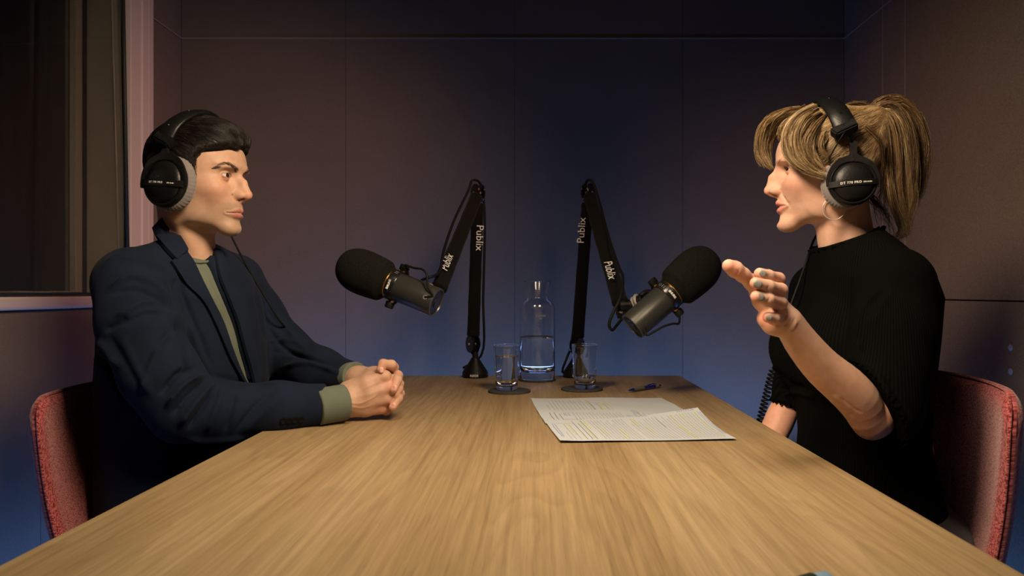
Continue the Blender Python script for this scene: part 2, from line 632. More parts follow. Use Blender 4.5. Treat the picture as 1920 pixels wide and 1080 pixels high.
def relax(v, q, it=1, lam=0.5):
    for _ in range(it):
        acc = np.zeros_like(v); cnt = np.zeros(len(v))
        for i in range(4):
            a, b = q[:, i], q[:, (i + 1) % 4]
            for k in range(3):
                acc[:, k] += np.bincount(a, v[b, k], len(v)) + np.bincount(b, v[a, k], len(v))
            cnt += np.bincount(a, minlength=len(v)) + np.bincount(b, minlength=len(v))
        v = v + lam * (acc / np.maximum(cnt, 1)[:, None] - v)
    return v

def pix(v):
    """where world points fall on the sight lines, in reference pixels"""
    return np.stack([1003 + v[:, 0] / v[:, 1] * FPX, 547 - (v[:, 2] - EYE) / v[:, 1] * FPX], 1)

def dist_poly(pt, line):
    line = np.array(line, float)
    best = np.full(len(pt), 1e9); par = np.zeros(len(pt))
    L = 0
    tot = np.sum(np.linalg.norm(np.diff(line, axis=0), axis=1))
    for a, b in zip(line[:-1], line[1:]):
        ba = b - a; ln = np.linalg.norm(ba)
        t = np.clip(((pt - a) @ ba) / (ln * ln), 0, 1)
        d = np.linalg.norm(pt - a - t[:, None] * ba, axis=1)
        m_ = d < best
        best[m_] = d[m_]; par[m_] = (L + t[m_] * ln) / tot
        L += ln
    return best, par

def folds(v, q, lines):
    """creases and ridges sewn into a cloth surface: (polyline, width px, height m)"""
    n = normals_of(v, q)
    pt = pix(v)
    view = -(v - np.array([0, 0, EYE])); view /= np.linalg.norm(view, axis=1)[:, None]
    face = np.clip(np.einsum('ij,ij->i', n, view) * 3 + 0.3, 0, 1)
    d_all = np.zeros(len(v))
    for line, wd, hgt in lines:
        d, t = dist_poly(pt, catmull(line, 14)[:, :2])
        env = np.clip(np.minimum(t, 1 - t) * 5 + 0.05, 0, 1)
        d_all += hgt * np.exp(-(d / wd) ** 2) * env
    return v + n * (d_all * face)[:, None]

def strands_mesh(paths, r0, r1, tone, sides=3):
    """paths (N, K, 3) -> one mesh of thin tapering tubes"""
    paths = np.asarray(paths, float)
    N, K, _ = paths.shape
    d = np.gradient(paths, axis=1)
    d /= np.linalg.norm(d, axis=2)[..., None] + 1e-9
    ref = np.array([0.31, -0.8, 0.52])
    u = np.cross(d, ref); u /= np.linalg.norm(u, axis=2)[..., None] + 1e-9
    v = np.cross(d, u)
    t = np.linspace(0, 1, K)[None, :, None]
    rad = (np.asarray(r0).reshape(-1, 1, 1) * (1 - t) + r1 * t)
    a = np.arange(sides) * TAU / sides
    vs = paths[:, :, None, :] + rad[..., None] * (np.cos(a)[None, None, :, None] * u[:, :, None, :] + np.sin(a)[None, None, :, None] * v[:, :, None, :])
    vs = vs.reshape(-1, 3)
    base = (np.arange(N)[:, None, None] * K + np.arange(K - 1)[None, :, None]) * sides
    j = np.arange(sides)[None, None, :]; j2 = (j + 1) % sides
    q = np.stack([base + j, base + j2, base + sides + j2, base + sides + j], -1).reshape(-1, 4)
    me = fast_mesh(vs, q)
    at = me.attributes.new('Tone', 'FLOAT', 'POINT')
    at.data.foreach_set('value', np.repeat(np.asarray(tone, np.float32), K * sides))
    return me
# ================================================================== the room
XL, XR, YB, ZC = -1.231, 1.077, 2.6, 2.35
def panel(name, lo, hi, parent, m='wall', bev=0.0022):
    return box(name, lo, hi, m, parent, bev=bev, seg=1)

structure(box('floor', (-3.2, -1.6, -0.05), (1.35, 2.75, 0.0), 'floor'))
structure(box('ceiling', (-1.4, -1.6, ZC), (1.35, 2.75, ZC + 0.05), 'ceiling'))
G = 0.0022
def backing(name, lo, hi, m='seam'):
    return structure(box(name, lo, hi, m))
# back wall: four columns of felt panels in two courses
wb = backing('wall_back', (XL - 0.12, YB + 0.003, 0), (XR + 0.12, YB + 0.08, ZC), 'wall')
xs = [P(px, 0, YB)[0] for px in (340, 648, 965, 1280, 1583)]
for (z0, z1) in ((0.0, 1.872), (1.872, ZC)):
    for a, b in zip(xs[:-1], xs[1:]):
        g = 0.0005
        panel('panel', (a + g, YB, z0 + (0 if z0 == 0 else G)), (b - g, YB + 0.013, z1 - 0.0005), wb, bev=0.0005)
# right wall
box('cover_strip', (xs[0], YB - 0.0015, 1.8705), (xs[-1], YB + 0.004, 1.8752), 'seam', wb)
wr = backing('wall_right', (XR + 0.012, -1.6, 0), (XR + 0.09, YB + 0.08, ZC))
ys = [YB, 2.312, 2.172, 1.55, 0.95, 0.35, -0.25, -0.85, -1.6]
for i, (a, b) in enumerate(zip(ys[:-1], ys[1:])):
    cuts = (0.0, 1.872, ZC) if i < 2 else (0.0, 0.968, 1.872, ZC)
    for z0, z1 in zip(cuts[:-1], cuts[1:]):
        g = 0.0012 if i in (0, 1, 2) else 0.0005
        panel('panel', (XR, b + g, z0 + (0 if z0 == 0 else G)), (XR + 0.013, a - (0 if i == 0 else g), z1 - 0.0012), wr, bev=0.0012)
box('cover_strip', (XR - 0.0015, -1.6, 1.8705), (XR + 0.004, YB, 1.8752), 'seam', wr)
for y_ in (2.312, 2.172):
    box('cover_strip', (XR - 0.0010, y_ - 0.0022, 0.0), (XR + 0.004, y_ + 0.0022, ZC), 'seam', wr)
for py in (652, 697):
    c = P(1895, py, XR / ((1895 - 1003) / FPX))
    lathe('wall_fixing', [(0, -0.002), (0.0075, -0.002), (0.0075, 0.0012), (0.006, 0.002), (0, 0.002)], 'spot', wr, (XR, c[1], c[2]), (-1, 0, 0), n=20)
# left wall with the studio window
WY0, WY1, WZ0, WZ1 = 0.75, 2.235, 0.98, 2.25
wl = backing('wall_left', (XL - 0.10, -1.6, 0), (XL - 0.012, YB + 0.08, WZ0 - 0.034))
ysl = [YB, 2.42, 1.86, 1.28, 0.70, 0.12, -0.50, -1.6]
for a, b in zip(ysl[:-1], ysl[1:]):
    panel('panel', (XL - 0.013, b + 0.0008, 0), (XL, a - 0.0008, WZ0 - 0.036), wl, bev=0.001)
panel('panel', (XL - 0.013, 2.371, WZ0 - 0.034), (XL, YB, 1.870), wl)
panel('panel', (XL - 0.013, 2.371, 1.874), (XL, YB, ZC), wl)
panel('backing_board', (XL - 0.10, 2.235, WZ0 - 0.034), (XL - 0.014, YB + 0.08, ZC), wl)
panel('panel', (XL - 0.013, -1.6, WZ0 - 0.03), (XL, WY0 - 0.19, ZC), wl)
panel('backing_board', (XL - 0.10, -1.6, WZ0 - 0.03), (XL - 0.014, WY0 - 0.01, ZC), wl)
panel('panel', (XL - 0.10, WY0, WZ1 + 0.04), (XL, WY1, ZC), wl)
box('cover_strip', (XL - 0.004, 2.371, 1.8705), (XL + 0.0015, YB, 1.8752), 'seam', wl)
# window
win = structure(empty('window_1', (XL, 1.5, WZ0)))
def wbox(name, lo, hi, m, bev=0.002):
    return box(name, lo, hi, m, win, bev=bev)
wbox('frame_jamb', (XL - 0.004, WY1 + 0.004, WZ0 - 0.034), (XL + 0.020, 2.294, ZC - 0.002), 'trim')
wbox('frame_bead', (XL - 0.004, 2.2945, WZ0 - 0.034), (XL + 0.025, 2.333, ZC - 0.002), 'trim', 0.005)
wbox('frame_edge', (XL - 0.004, 2.337, WZ0 - 0.034), (XL + 0.022, 2.369, ZC - 0.002), 'trim', 0.003)
wbox('frame_jamb', (XL - 0.004, WY0 - 0.18, WZ0 - 0.034), (XL + 0.020, WY0, ZC - 0.002), 'trim')
wbox('sill', (XL - 0.11, WY0, WZ0 - 0.034), (XL + 0.016, WY1 + 0.003, WZ0), 'trim', 0.008)
wbox('head_board', (XL - 0.11, WY0, WZ1), (XL + 0.016, WY1, WZ1 + 0.04), 'trim')
# lining of the deep opening, its inner edge leaning with the tilted pane
v = [(XL + 0.012, WY1 + 0.003, WZ0), (XL - 0.11, WY1 + 0.003, WZ0), (XL - 0.11, WY1 + 0.003, WZ1), (XL - 0.030, WY1 + 0.003, WZ1)]
def slab(name, v, m, t, parent):
    v = np.array(v); n = np.cross(v[1] - v[0], v[2] - v[0]); n /= np.linalg.norm(n)
    w_ = np.concatenate([v, v - n * t])
    me = mesh(w_, [(0, 1, 2, 3), (7, 6, 5, 4), (0, 4, 5, 1), (1, 5, 6, 2), (2, 6, 7, 3), (3, 7, 4, 0)], name)
    bm = bmesh.new(); bm.from_mesh(me); bmesh.ops.recalc_face_normals(bm, faces=bm.faces); bm.to_mesh(me); bm.free()
    return obj(name, me, m, parent, smooth=False)
wbox('reveal', (XL - 0.112, WY1 - 0.002, WZ0), (XL - 0.0045, WY1 + 0.004, WZ1), 'reveal', 0)
tube('gasket', [(XL + 0.016, WY1 - 0.004, WZ0), (XL - 0.006, WY1 - 0.004, WZ1)], 0.0055, 'rubber', win, 8)
tube('gasket', [(XL - 0.012, WY1 - 0.004, WZ0), (XL - 0.048, WY1 - 0.004, WZ1)], 0.0022, 'trim', win, 6)
tube('gasket', [(XL + 0.016, WY0, WZ0 + 0.004), (XL + 0.016, WY1, WZ0 + 0.004)], 0.004, 'rubber', win, 8)
slab('pane', [(XL + 0.010, WY0, WZ0 + 0.003), (XL + 0.010, WY1 - 0.004, WZ0 + 0.003), (XL - 0.012, WY1 - 0.004, WZ1), (XL - 0.012, WY0, WZ1)], 'glass_pane', 0.006, win)
wbox('inner_frame', (XL - 0.150, WY1 - 0.052, WZ0), (XL - 0.114, WY1 - 0.010, WZ1), 'reveal')
wbox('inner_frame', (XL - 0.118, WY1 - 0.022, WZ0), (XL - 0.111, WY1 - 0.004, WZ1), 'rubber', 0)
wbox('inner_rail', (XL - 0.150, WY0, WZ0 - 0.01), (XL - 0.112, WY1 - 0.052, WZ0 + 0.012), 'reveal')
slab('pane', [(XL - 0.132, WY0, WZ0 + 0.012), (XL - 0.132, WY1 - 0.053, WZ0 + 0.012), (XL - 0.132, WY1 - 0.053, WZ1), (XL - 0.132, WY0, WZ1)], 'glass_pane', 0.006, win)
# room behind the glass, closed by a long dark curtain
cb = structure(box('wall_far', (-3.2, -1.6, 0), (-3.12, 4.3, ZC), 'ceiling'))
structure(box('wall_side', (-3.2, 4.22, 0), (XL - 0.10, 4.3, ZC), 'ceiling'))
n = 260
t = np.linspace(0, 1, n)
cy = -0.2 + 4.2 * t
cx = -2.05 + 0.035 * np.sin(t * TAU * 17 + 2 * np.sin(t * 9)) + 0.02 * np.sin(t * 61)
vs = [(x, y, z) for z in (0.02, 0.8, 1.6, 2.34) for x, y in zip(cx, cy)]
fs = [(k * n + i, k * n + i + 1, (k + 1) * n + i + 1, (k + 1) * n + i) for k in range(3) for i in range(n - 1)]
cur = obj('curtain', mesh(vs, fs, 'curtain'), 'curtain')
so = cur.modifiers.new('thick', 'SOLIDIFY'); so.thickness = 0.004
tag(cur, 'long dark curtain hanging in folds behind the studio window glass', 'curtain')

# ================================================================== table
TX0, TX1, TY0, TY1 = -0.489, 0.4325, 0.30, 2.229
tab = empty('meeting_table', (0.5 * (TX0 + TX1), 1.26, 0))
tag(tab, 'long oak veneer meeting table between the two seated speakers', 'table')
box('tabletop', (TX0, TY0, TZ - 0.028), (TX1, TY1, TZ), 'wood', tab, bev=0.0015)
for sx, x in ((1, TX0 + 0.11), (-1, TX1 - 0.11)):
    for y in (TY0 + 0.12, TY1 - 0.14):
        box('leg', (x - 0.025, y - 0.025, 0), (x + 0.025, y + 0.025, TZ - 0.06), 'metal_dark', tab, bev=0.003)
for y in (TY0 + 0.12, TY1 - 0.14):
    box('crossbar', (TX0 + 0.085, y - 0.02, TZ - 0.06), (TX1 - 0.085, y + 0.02, TZ - 0.0285), 'metal_dark', tab, bev=0.002)

# ================================================================== chairs
def make_chair(cx, cy, face, tilt, top, label, cloc):
    """tub backrest facing the table; local x forward, y along the width"""
    root = empty('upholstered_chair', (cx, cy, 0))
    tag(root, label, 'chair', 'red meeting chairs')
    f = np.array([math.cos(face), math.sin(face), 0]); l = np.array([-f[1], f[0], 0])
    W, z0, z1 = 0.235, 0.47, top
    NU, NV = 40, 30
    def surf(u, v, off):
        # u -1..1 across, v 0..1 upward; rounded upper corners
        wv = W * (1 - 0.10 * (1 - v))
        y = u * wv
        corner = 0.055
        zt = z1 - z0
        z = v * zt
        over = max(0, abs(y) - (wv - corner)) / corner
        cap = corner * (1 - math.sqrt(max(0, 1 - min(1, over) ** 2)))
        z = z * (1 - cap / zt) - 0.006 * (u * u) * v
        x = -0.060 * (1 - u * u) - tilt * (z - 0.15) - 0.012 * math.sin(PI * v) + 0.01
        return f * (x + off) + l * y + np.array([cx, cy, z0 + z])
    T = 0.034
    vs, fs, uv = [], [], []
    for off in (0, -T):
        for j in range(NV + 1):
            for i in range(NU + 1):
                u = -1 + 2 * i / NU; v = j / NV
                # puffed thickness
                e = min(1, (1 - abs(u)) * 9, (1 - v) * 12 + 0.0)
                o_ = off + (-1 if off == 0 else 1) * 0.013 * (1 - math.sqrt(max(0, 1 - (1 - e) ** 2)))
                vs.append(surf(u, v, o_))
                uv.append((u * W, v * (z1 - z0)))
    n0 = (NU + 1) * (NV + 1)
    def q(j, i, s): return s * n0 + j * (NU + 1) + i
    for s in (0, 1):
        for j in range(NV):
            for i in range(NU):
                a = (q(j, i, s), q(j, i + 1, s), q(j + 1, i + 1, s), q(j + 1, i, s))
                fs.append(a if s == 0 else a[::-1])
    rim = [(0, i) for i in range(NU)] + [(j, NU) for j in range(NV)] + [(NV, i) for i in range(NU, 0, -1)] + [(j, 0) for j in range(NV, 0, -1)]
    for a, b in zip(rim, rim[1:] + rim[:1]):
        fs.append((q(*a, 1), q(*b, 1), q(*b, 0), q(*a, 0)))
    me = mesh(vs, fs, 'backrest')
    ul = me.uv_layers.new(name='UVMap')
    for lp in me.loops:
        ul.data[lp.index].uv = uv[lp.vertex_index]
    obj('backrest', me, 'chair', root)
    path = [surf(-1, v, -0.010) for v in np.linspace(0, 1, 30)] + [surf(u, 1, -0.010) for u in np.linspace(-1, 1, 60)[1:-1]] + [surf(1, v, -0.010) for v in np.linspace(1, 0, 30)]
    v_, f_ = tube_vf(path, 0.0028, 8)
    mp = mesh(v_, f_, 'piping')
    ul = mp.uv_layers.new(name='UVMap')
    for lp in mp.loops:
        c = v_[lp.vertex_index]; ul.data[lp.index].uv = (c[1], c[2])
    obj('piping', mp, 'chair', root)
    # seat cushion
    bm = bmesh.new()
    box_bm(bm, (-0.02, -0.22, 0.405), (0.44, 0.22, 0.47))
    bmesh.ops.bevel(bm, geom=bm.edges[:], offset=0.025, segments=4, affect='EDGES', profile=0.6)
    uvl = bm.loops.layers.uv.new('UVMap')
    for fc in bm.faces:
        for lp in fc.loops:
            lp[uvl].uv = (lp.vert.co.x, lp.vert.co.y)
    for vv in bm.verts:
        c = np.array(vv.co); vv.co = Vector(f * c[0] + l * c[1] + np.array([cx, cy, c[2]]))
    me = bpy.data.meshes.new('seat'); bm.to_mesh(me); bm.free()
    obj('seat', me, 'chair', root)
    for sx in (0.03, 0.39):
        for sy in (-0.18, 0.18):
            a = f * sx + l * sy + np.array([cx, cy, 0.41]); b = f * (sx + (-0.05 if sx < 0.1 else 0.03)) + l * sy * 1.15 + np.array([cx, cy, 0.0])
            tube('leg', [a, b], [0.014, 0.010], 'metal_dark', root, 12)
    return root
make_chair(-0.800, 1.523, math.radians(-10), 0.17, 0.806,
           'red tweed chair holding the man in the navy jacket', None)
make_chair(0.668, 1.335, math.radians(180 + 3), 0.12, 0.842,
           'red tweed chair holding the woman in the black top', None)
# ================================================================== glassware
def tumbler(cx, cy, z, level, label):
    root = empty('drinking_glass', (cx, cy, z))
    tag(root, label, 'glass', 'water tumblers')
    h, r0, r1 = 0.112, 0.0272, 0.0335
    t = 0.0016
    wall = lambda q: r0 + (r1 - r0) * q / h
    prof = [(0, 0), (r0 - 0.003, 0), (r0 - 0.0005, 0.002), (wall(0.01), 0.01)] + [(wall(q), q) for q in np.linspace(0.02, h - 0.001, 10)]
    prof += [(wall(h) + 0.0001, h - 0.0004), (wall(h) - 0.0002, h - 0.0001), (wall(h) - t * 0.5, h), (wall(h) - t + 0.0002, h - 0.0001), (wall(h) - t - 0.0001, h - 0.0004)] + [(wall(q) - t, q) for q in np.linspace(h - 0.001, 0.014, 10)] + [(r0 - 0.006, 0.0095), (0, 0.0088)]
    lathe('glass_body', prof, 'glass', root, (cx, cy, z), n=64, auto=0)
    hw = level
    wp = [(0, 0.0089), (r0 - 0.0061, 0.0096), (wall(0.014) - t - 0.0001, 0.0142)] + [(wall(q) - t - 0.0001, q) for q in np.linspace(0.02, hw - 0.001, 6)] + [(wall(hw) - t - 0.0001, hw), (wall(hw) - t - 0.0015, hw - 0.0007), (0, hw - 0.0008)]
    lathe('water', wp, 'water', root, (cx, cy, z), n=64, auto=30)
def coaster(cx, cy, label, r=0.053):
    o = lathe('felt_coaster', [(0, 0), (r - 0.001, 0), (r, 0.001), (r, 0.0042), (r - 0.001, 0.005), (0, 0.005)], 'felt', None, (cx, cy, TZ + 0.0002), n=64)
    tag(o, label, 'coaster', 'round felt coasters')
coaster(P(955, 0, 1.862)[0], 1.862, 'round charcoal felt coaster under the fuller tumbler left of the carafe')
coaster(P(1091, 0, 1.902)[0], 1.902, 'round charcoal felt coaster under the emptier tumbler right of the carafe')
coaster(P(1007.5, 0, 2.10)[0], 2.10, 'round charcoal felt coaster under the glass carafe', 0.0515)
tumbler(P(950, 0, 1.868)[0], 1.868, TZ + 0.0053, 0.084, 'tumbler mostly full of water on the left coaster')
tumbler(P(1096.5, 0, 1.895)[0], 1.895, TZ + 0.0053, 0.032, 'tumbler with only a little water on the right coaster')

cx, cy, cz = P(1007.5, 0, 2.10)[0], 2.10, TZ + 0.0053
car = empty('water_carafe', (cx, cy, cz))
tag(car, 'clear glass carafe half full of water between the two tumblers', 'carafe')
outer = [(0.0, 0.0), (0.046, 0.0), (0.0492, 0.003), (0.0495, 0.03), (0.0495, 0.195), (0.0480, 0.207), (0.0430, 0.217), (0.0360, 0.2225), (0.0318, 0.2255), (0.0302, 0.230), (0.0305, 0.236), (0.0335, 0.252), (0.0380, 0.2715), (0.0383, 0.2728), (0.0383, 0.2735), (0.0381, 0.2739), (0.0376, 0.2741)]
t = 0.0018
inner = [(0.0370, 0.2740), (0.0366, 0.2735), (0.0364, 0.2728), (0.0361, 0.2715), (0.0319, 0.252), (0.0288, 0.236), (0.0285, 0.230), (0.0302, 0.2240), (0.0350, 0.2208), (0.0418, 0.2152), (0.0463, 0.206), (0.0477, 0.195), (0.0477, 0.032), (0.0450, 0.024), (0.036, 0.021), (0.0, 0.0195)]
lathe('glass_body', outer + inner, 'glass', car, (cx, cy, cz), n=72, auto=0)
hw = 0.1165
lathe('water', [(0, 0.0196), (0.036, 0.0211), (0.0449, 0.0241), (0.0476, 0.0322), (0.0476, hw), (0.0455, hw - 0.0009), (0, hw - 0.001)], 'water', car, (cx, cy, cz), n=72, auto=30)
for i, (s, sz, dz) in enumerate((('1 L', 0.0050, 0.0105), ('CE M08', 0.0082, 0.002), ('0200', 0.0045, -0.0055))):
    a = math.radians(-90 + 11)
    p0 = np.array([cx + 0.0499 * math.cos(a), cy + 0.0499 * math.sin(a), cz + 0.176 + dz])
    text('etched_mark', s, sz, p0, (-math.sin(a), math.cos(a), 0), (0, 0, 1), 'print_dim', car, bend=0.0499)

# ================================================================== papers and pen
def sheet(name, corners, zfun, label, blocks, notes, ztop, seed):
    """corners: near-left, near-right, far-right, far-left (x, y); text lines run away from the viewer"""
    r_ = random.Random(seed)
    c = [np.array(k, float) for k in corners]
    def pos(u, v, dz=0.0):
        p = (c[0] * (1 - u) + c[1] * u) * (1 - v) + (c[3] * (1 - u) + c[2] * u) * v
        return (p[0], p[1], TZ + ztop + zfun(u, v) + dz)
    NU, NV = 48, 30
    vs = []
    for dz in (0.0, -0.0002):
        vs += [pos(i / NU, j / NV, dz) for j in range(NV + 1) for i in range(NU + 1)]
    fs = []
    n0 = (NU + 1) * (NV + 1)
    for s in (0, 1):
        for j in range(NV):
            for i in range(NU):
                a = [s * n0 + j * (NU + 1) + i, s * n0 + j * (NU + 1) + i + 1, s * n0 + (j + 1) * (NU + 1) + i + 1, s * n0 + (j + 1) * (NU + 1) + i]
                fs.append(a if s == 0 else a[::-1])
    o = obj('paper_sheet', mesh(vs, fs, 'sheet'), 'paper')
    tag(o, label, 'paper', 'printed interview notes')
    def strip(out, u, v0, v1, wu, dz, du=0.0):
        k = max(2, int((v1 - v0) * 24))
        b = len(out[0])
        for i in range(k + 1):
            v = v0 + (v1 - v0) * i / k
            uu = u + du * i / k
            out[0].append(pos(uu - wu, v, dz)); out[0].append(pos(uu + wu, v, dz))
        for i in range(k):
            out[1].append((b + 2 * i, b + 2 * i + 1, b + 2 * i + 3, b + 2 * i + 2))
    ink, mk, bl = ([], []), ([], []), ([], [])
    for (u0, u1, v0, v1, step, wt) in blocks:
        u = u0
        while u < u1:
            end = v1 - (r_.random() * 0.25 * (v1 - v0) if r_.random() < 0.3 else r_.random() * 0.03)
            # words along one line
            v = v0
            while v < end - 0.01:
                L = r_.uniform(0.012, 0.045)
                strip(ink, u, v, min(end, v + L), wt * 0.8, 0.0004)
                v += L + 0.007
            u += step
    for (u, v0, v1, w_) in notes.get('mark', []):
        strip(mk, u, v0, v1, w_ * 0.62, 0.0003, r_.uniform(-0.004, 0.004))
    for (u0, u1, v0, v1) in notes.get('pen', []):
        u = u0
        while u < u1:
            v = v0 + r_.random() * 0.02
            pts = [pos(u + r_.uniform(-0.004, 0.004), v + (v1 - v0) * q / 9, 0.0006) for q in range(10)]
            b = len(bl[0])
            for p in pts:
                bl[0].append((p[0] - 0.0004, p[1], p[2])); bl[0].append((p[0] + 0.0004, p[1], p[2]))
            for i in range(9):
                bl[1].append((b + 2 * i, b + 2 * i + 1, b + 2 * i + 3, b + 2 * i + 2))
            u += 0.014
    for nm, out, m in (('printed_text', ink, 'ink'), ('highlighter_mark', mk, 'marker'), ('pen_note', bl, 'inkblue')):
        if out[0]:
            k = obj(nm, mesh(out[0], out[1], nm), m, o, smooth=False)
            k['kind'] = 'stuff'
    return o
def q2(px, py, z=TZ):
    Y = (EYE - z) * FPX / (py - 547.0)
    return ((px - 1003.0) / FPX * Y, Y)
wob = lambda u, v: 0.0009 * math.sin(9 * u + 3 * v) * math.sin(7 * v + 1) + 0.0009
sheet('a', [q2(1009, 774), q2(1296, 777), q2(1240, 746.5), q2(995, 747.5)], wob,
      'printed sheet lying furthest from the camera with a blank right half',
      [(0.09, 0.10, 0.1, 0.6, 0.02, 0.0011), (0.12, 0.42, 0.06, 0.82, 0.026, 0.0011), (0.45, 0.46, 0.1, 0.55, 0.02, 0.0011), (0.40, 0.55, 0.05, 0.62, 0.05, 0.0018)],
      {'mark': [(0.40, 0.4, 0.85, 0.008), (0.47, 0.2, 0.7, 0.009), (0.53, 0.1, 0.8, 0.007)]}, 0.0003, 1)
sheet('b', [q2(1023, 797), q2(1328, 800), q2(1290, 772.5), q2(1006, 770.5)], lambda u, v: wob(u, v) + 0.0012,
      'printed sheet in the middle, mostly covered by the curled front sheet',
      [(0.07, 0.14, 0.24, 0.78, 0.03, 0.0022), (0.22, 0.54, 0.24, 0.78, 0.022, 0.0011), (0.62, 0.73, 0.3, 0.8, 0.03, 0.0016), (0.74, 1.0, 0.2, 0.8, 0.028, 0.0011)],
      {'mark': [(0.66, 0.3, 0.8, 0.006)], 'pen': [(0.16, 0.19, 0.5, 0.7), (0.56, 0.59, 0.35, 0.6), (0.62, 0.66, 0.7, 0.95)]}, 0.0012, 2)
def curl(u, v):
    z = 0.0006 + 0.0006 * math.sin(8 * u)
    z += 0.021 * max(0, v - 0.15) ** 2 / 0.72 * max(0, u - 0.25) ** 1.6 / 0.63
    z += 0.004 * max(0, 0.12 - u) / 0.12 * (0.5 - v if v < 0.5 else 0)
    return z
sheet('c', [q2(1050, 831.5), q2(1381, 826.5), (0.3165, 1.452), q2(1020, 790)], curl,
      'front sheet with yellow highlighting and a far right corner curling up',
      [(0.075, 0.09, 0.05, 0.42, 0.02, 0.0012), (0.10, 0.16, 0.06, 0.75, 0.03, 0.0012), (0.165, 0.23, 0.06, 0.93, 0.028, 0.0024), (0.27, 0.50, 0.05, 0.93, 0.0195, 0.0012), (0.52, 0.70, 0.06, 0.90, 0.0195, 0.0012), (0.72, 0.97, 0.07, 0.92, 0.0195, 0.0012)],
      {'mark': [(0.12, 0.25, 0.95, 0.006), (0.165, 0.05, 0.5, 0.006), (0.21, 0.1, 0.95, 0.005), (0.245, 0.5, 0.92, 0.007), (0.30, 0.2, 0.6, 0.006), (0.41, 0.15, 0.5, 0.008), (0.39, 0.03, 0.2, 0.007), (0.55, 0.6, 0.9, 0.007), (0.585, 0.35, 0.55, 0.007), (0.66, 0.1, 0.25, 0.007), (0.79, 0.05, 0.6, 0.009), (0.86, 0.2, 0.9, 0.005), (0.80, 0.70, 0.92, 0.007), (0.955, 0.08, 0.92, 0.006)],
       'pen': [(0.14, 0.24, 0.955, 0.99), (0.60, 0.66, 0.94, 0.99), (0.03, 0.055, 0.15, 0.75), (0.975, 0.995, 0.2, 0.9), (0.86, 0.97, 0.94, 0.985), (0.70, 0.71, 0.5, 0.9)]}, 0.0026, 3)

pa = np.array([*q2(1178, 735.5), TZ + 0.0058]); pb = np.array([*q2(1240, 727.5), TZ + 0.0058])
pa = np.array([q2(1178, 737)[0], 1.845, TZ + 0.0060]); pb = np.array([q2(1239, 728)[0] + 0.002, 1.945, TZ + 0.0062])
ax = (pb - pa) / np.linalg.norm(pb - pa); L = float(np.linalg.norm(pb - pa)); L = 0.138
pb = pa + ax * L
pen = empty('ballpoint_pen', pa)
tag(pen, 'blue and grey ballpoint pen lying behind the printed sheets', 'pen')
def on(s): return pa + ax * s
lathe('tip', [(0, 0), (0.0012, 0.001), (0.0028, 0.012), (0.0042, 0.022), (0, 0.022)], 'pen_blue', pen, pa, ax, 20)
lathe('grip', [(0, 0.022), (0.0046, 0.022), (0.0056, 0.034), (0.0050, 0.046), (0.0054, 0.060), (0.0050, 0.064), (0, 0.064)], 'pen_grip', pen, pa, ax, 24)
lathe('barrel', [(0, 0.064), (0.0050, 0.064), (0.0054, 0.085), (0.0050, 0.112), (0, 0.112)], 'pen_blue', pen, pa, ax, 24)
lathe('collar', [(0, 0.112), (0.0052, 0.112), (0.0050, 0.128), (0.0036, 0.130), (0, 0.130)], 'pen_silver', pen, pa, ax, 24)
lathe('push_button', [(0, 0.130), (0.0030, 0.130), (0.0028, 0.137), (0, 0.138)], 'pen_blue', pen, pa, ax, 16)
cl = np.cross(ax, (0, 0, 1)); cl /= np.linalg.norm(cl)
tube('clip', [on(0.120) + np.array([0, 0, 0.0058]), on(0.105) + np.array([0, 0, 0.0078]), on(0.082) + np.array([0, 0, 0.0062])], 0.0012, 'pen_blue', pen, 8)

mk = empty('marker_pen', (0.245, 0.60, TZ + 0.011))
tag(mk, 'dark green marker with a pale blue end at the bottom edge of the photo', 'marker')
lathe('barrel', [(0, -0.055), (0.008, -0.055), (0.0105, -0.048), (0.0108, -0.004), (0, -0.004)], 'darkgreen', mk, (0.2290, 0.607, TZ + 0.0112), (0.85, 0.50, 0.0), 28)
lathe('cap', [(0, -0.003), (0.0095, -0.003), (0.0092, 0.012), (0.0065, 0.016), (0, 0.016)], 'paleblue', mk, (0.2292, 0.6072, TZ + 0.0112), (0.85, 0.50, 0.0), 28)

# ================================================================== microphone arms
YA = 2.185
def unit(a): return np.array(a, float) / np.linalg.norm(a)
def sleeve_part(name, a, b, r0, r1, parent, flat=0.82, mat_='sleeve'):
    """padded fabric sleeve around the arm's rods, gathered at both hems"""
    a = np.array(a); b = np.array(b); L = np.linalg.norm(b - a)
    prof = [(0, 0), (r0 * 0.8, 0), (r0 * 1.03, 0.003), (r0 * 1.03, 0.014), (r0 * 0.97, 0.017)]
    for s in np.linspace(0.05, 0.95, 22):
        r = r0 + (r1 - r0) * s
        prof.append((r * (1 + 0.018 * math.sin(s * 31) + 0.012 * math.sin(s * 57)), s * L))
    prof += [(r1 * 0.97, L - 0.017), (r1 * 1.03, L - 0.014), (r1 * 1.03, L - 0.003), (r1 * 0.8, L), (0, L)]
    return lathe(name, prof, mat_, parent, a, (b - a) / L, n=28, scale=(1, flat), up=(0, 1, 0), auto=0)
def joint(name, c, axis, r, parent, gap=0.010, hz=1.0):
    """two facing discs with a bolt between them"""
    axis = unit(axis)
    for s in (-1, 1):
        lathe(name, [(0, 0), (r, 0), (r, 0.003), (r - 0.0015, 0.005), (0, 0.0055)], 'gloss', parent, c + axis * s * gap, axis * s, n=36)
    lathe('bolt', [(0, -gap - 0.007), (0.0032, -gap - 0.007), (0.0036, -gap), (0.0036, gap), (0.0032, gap + 0.007), (0, gap + 0.0072)], 'steel', parent, c, axis, n=14)
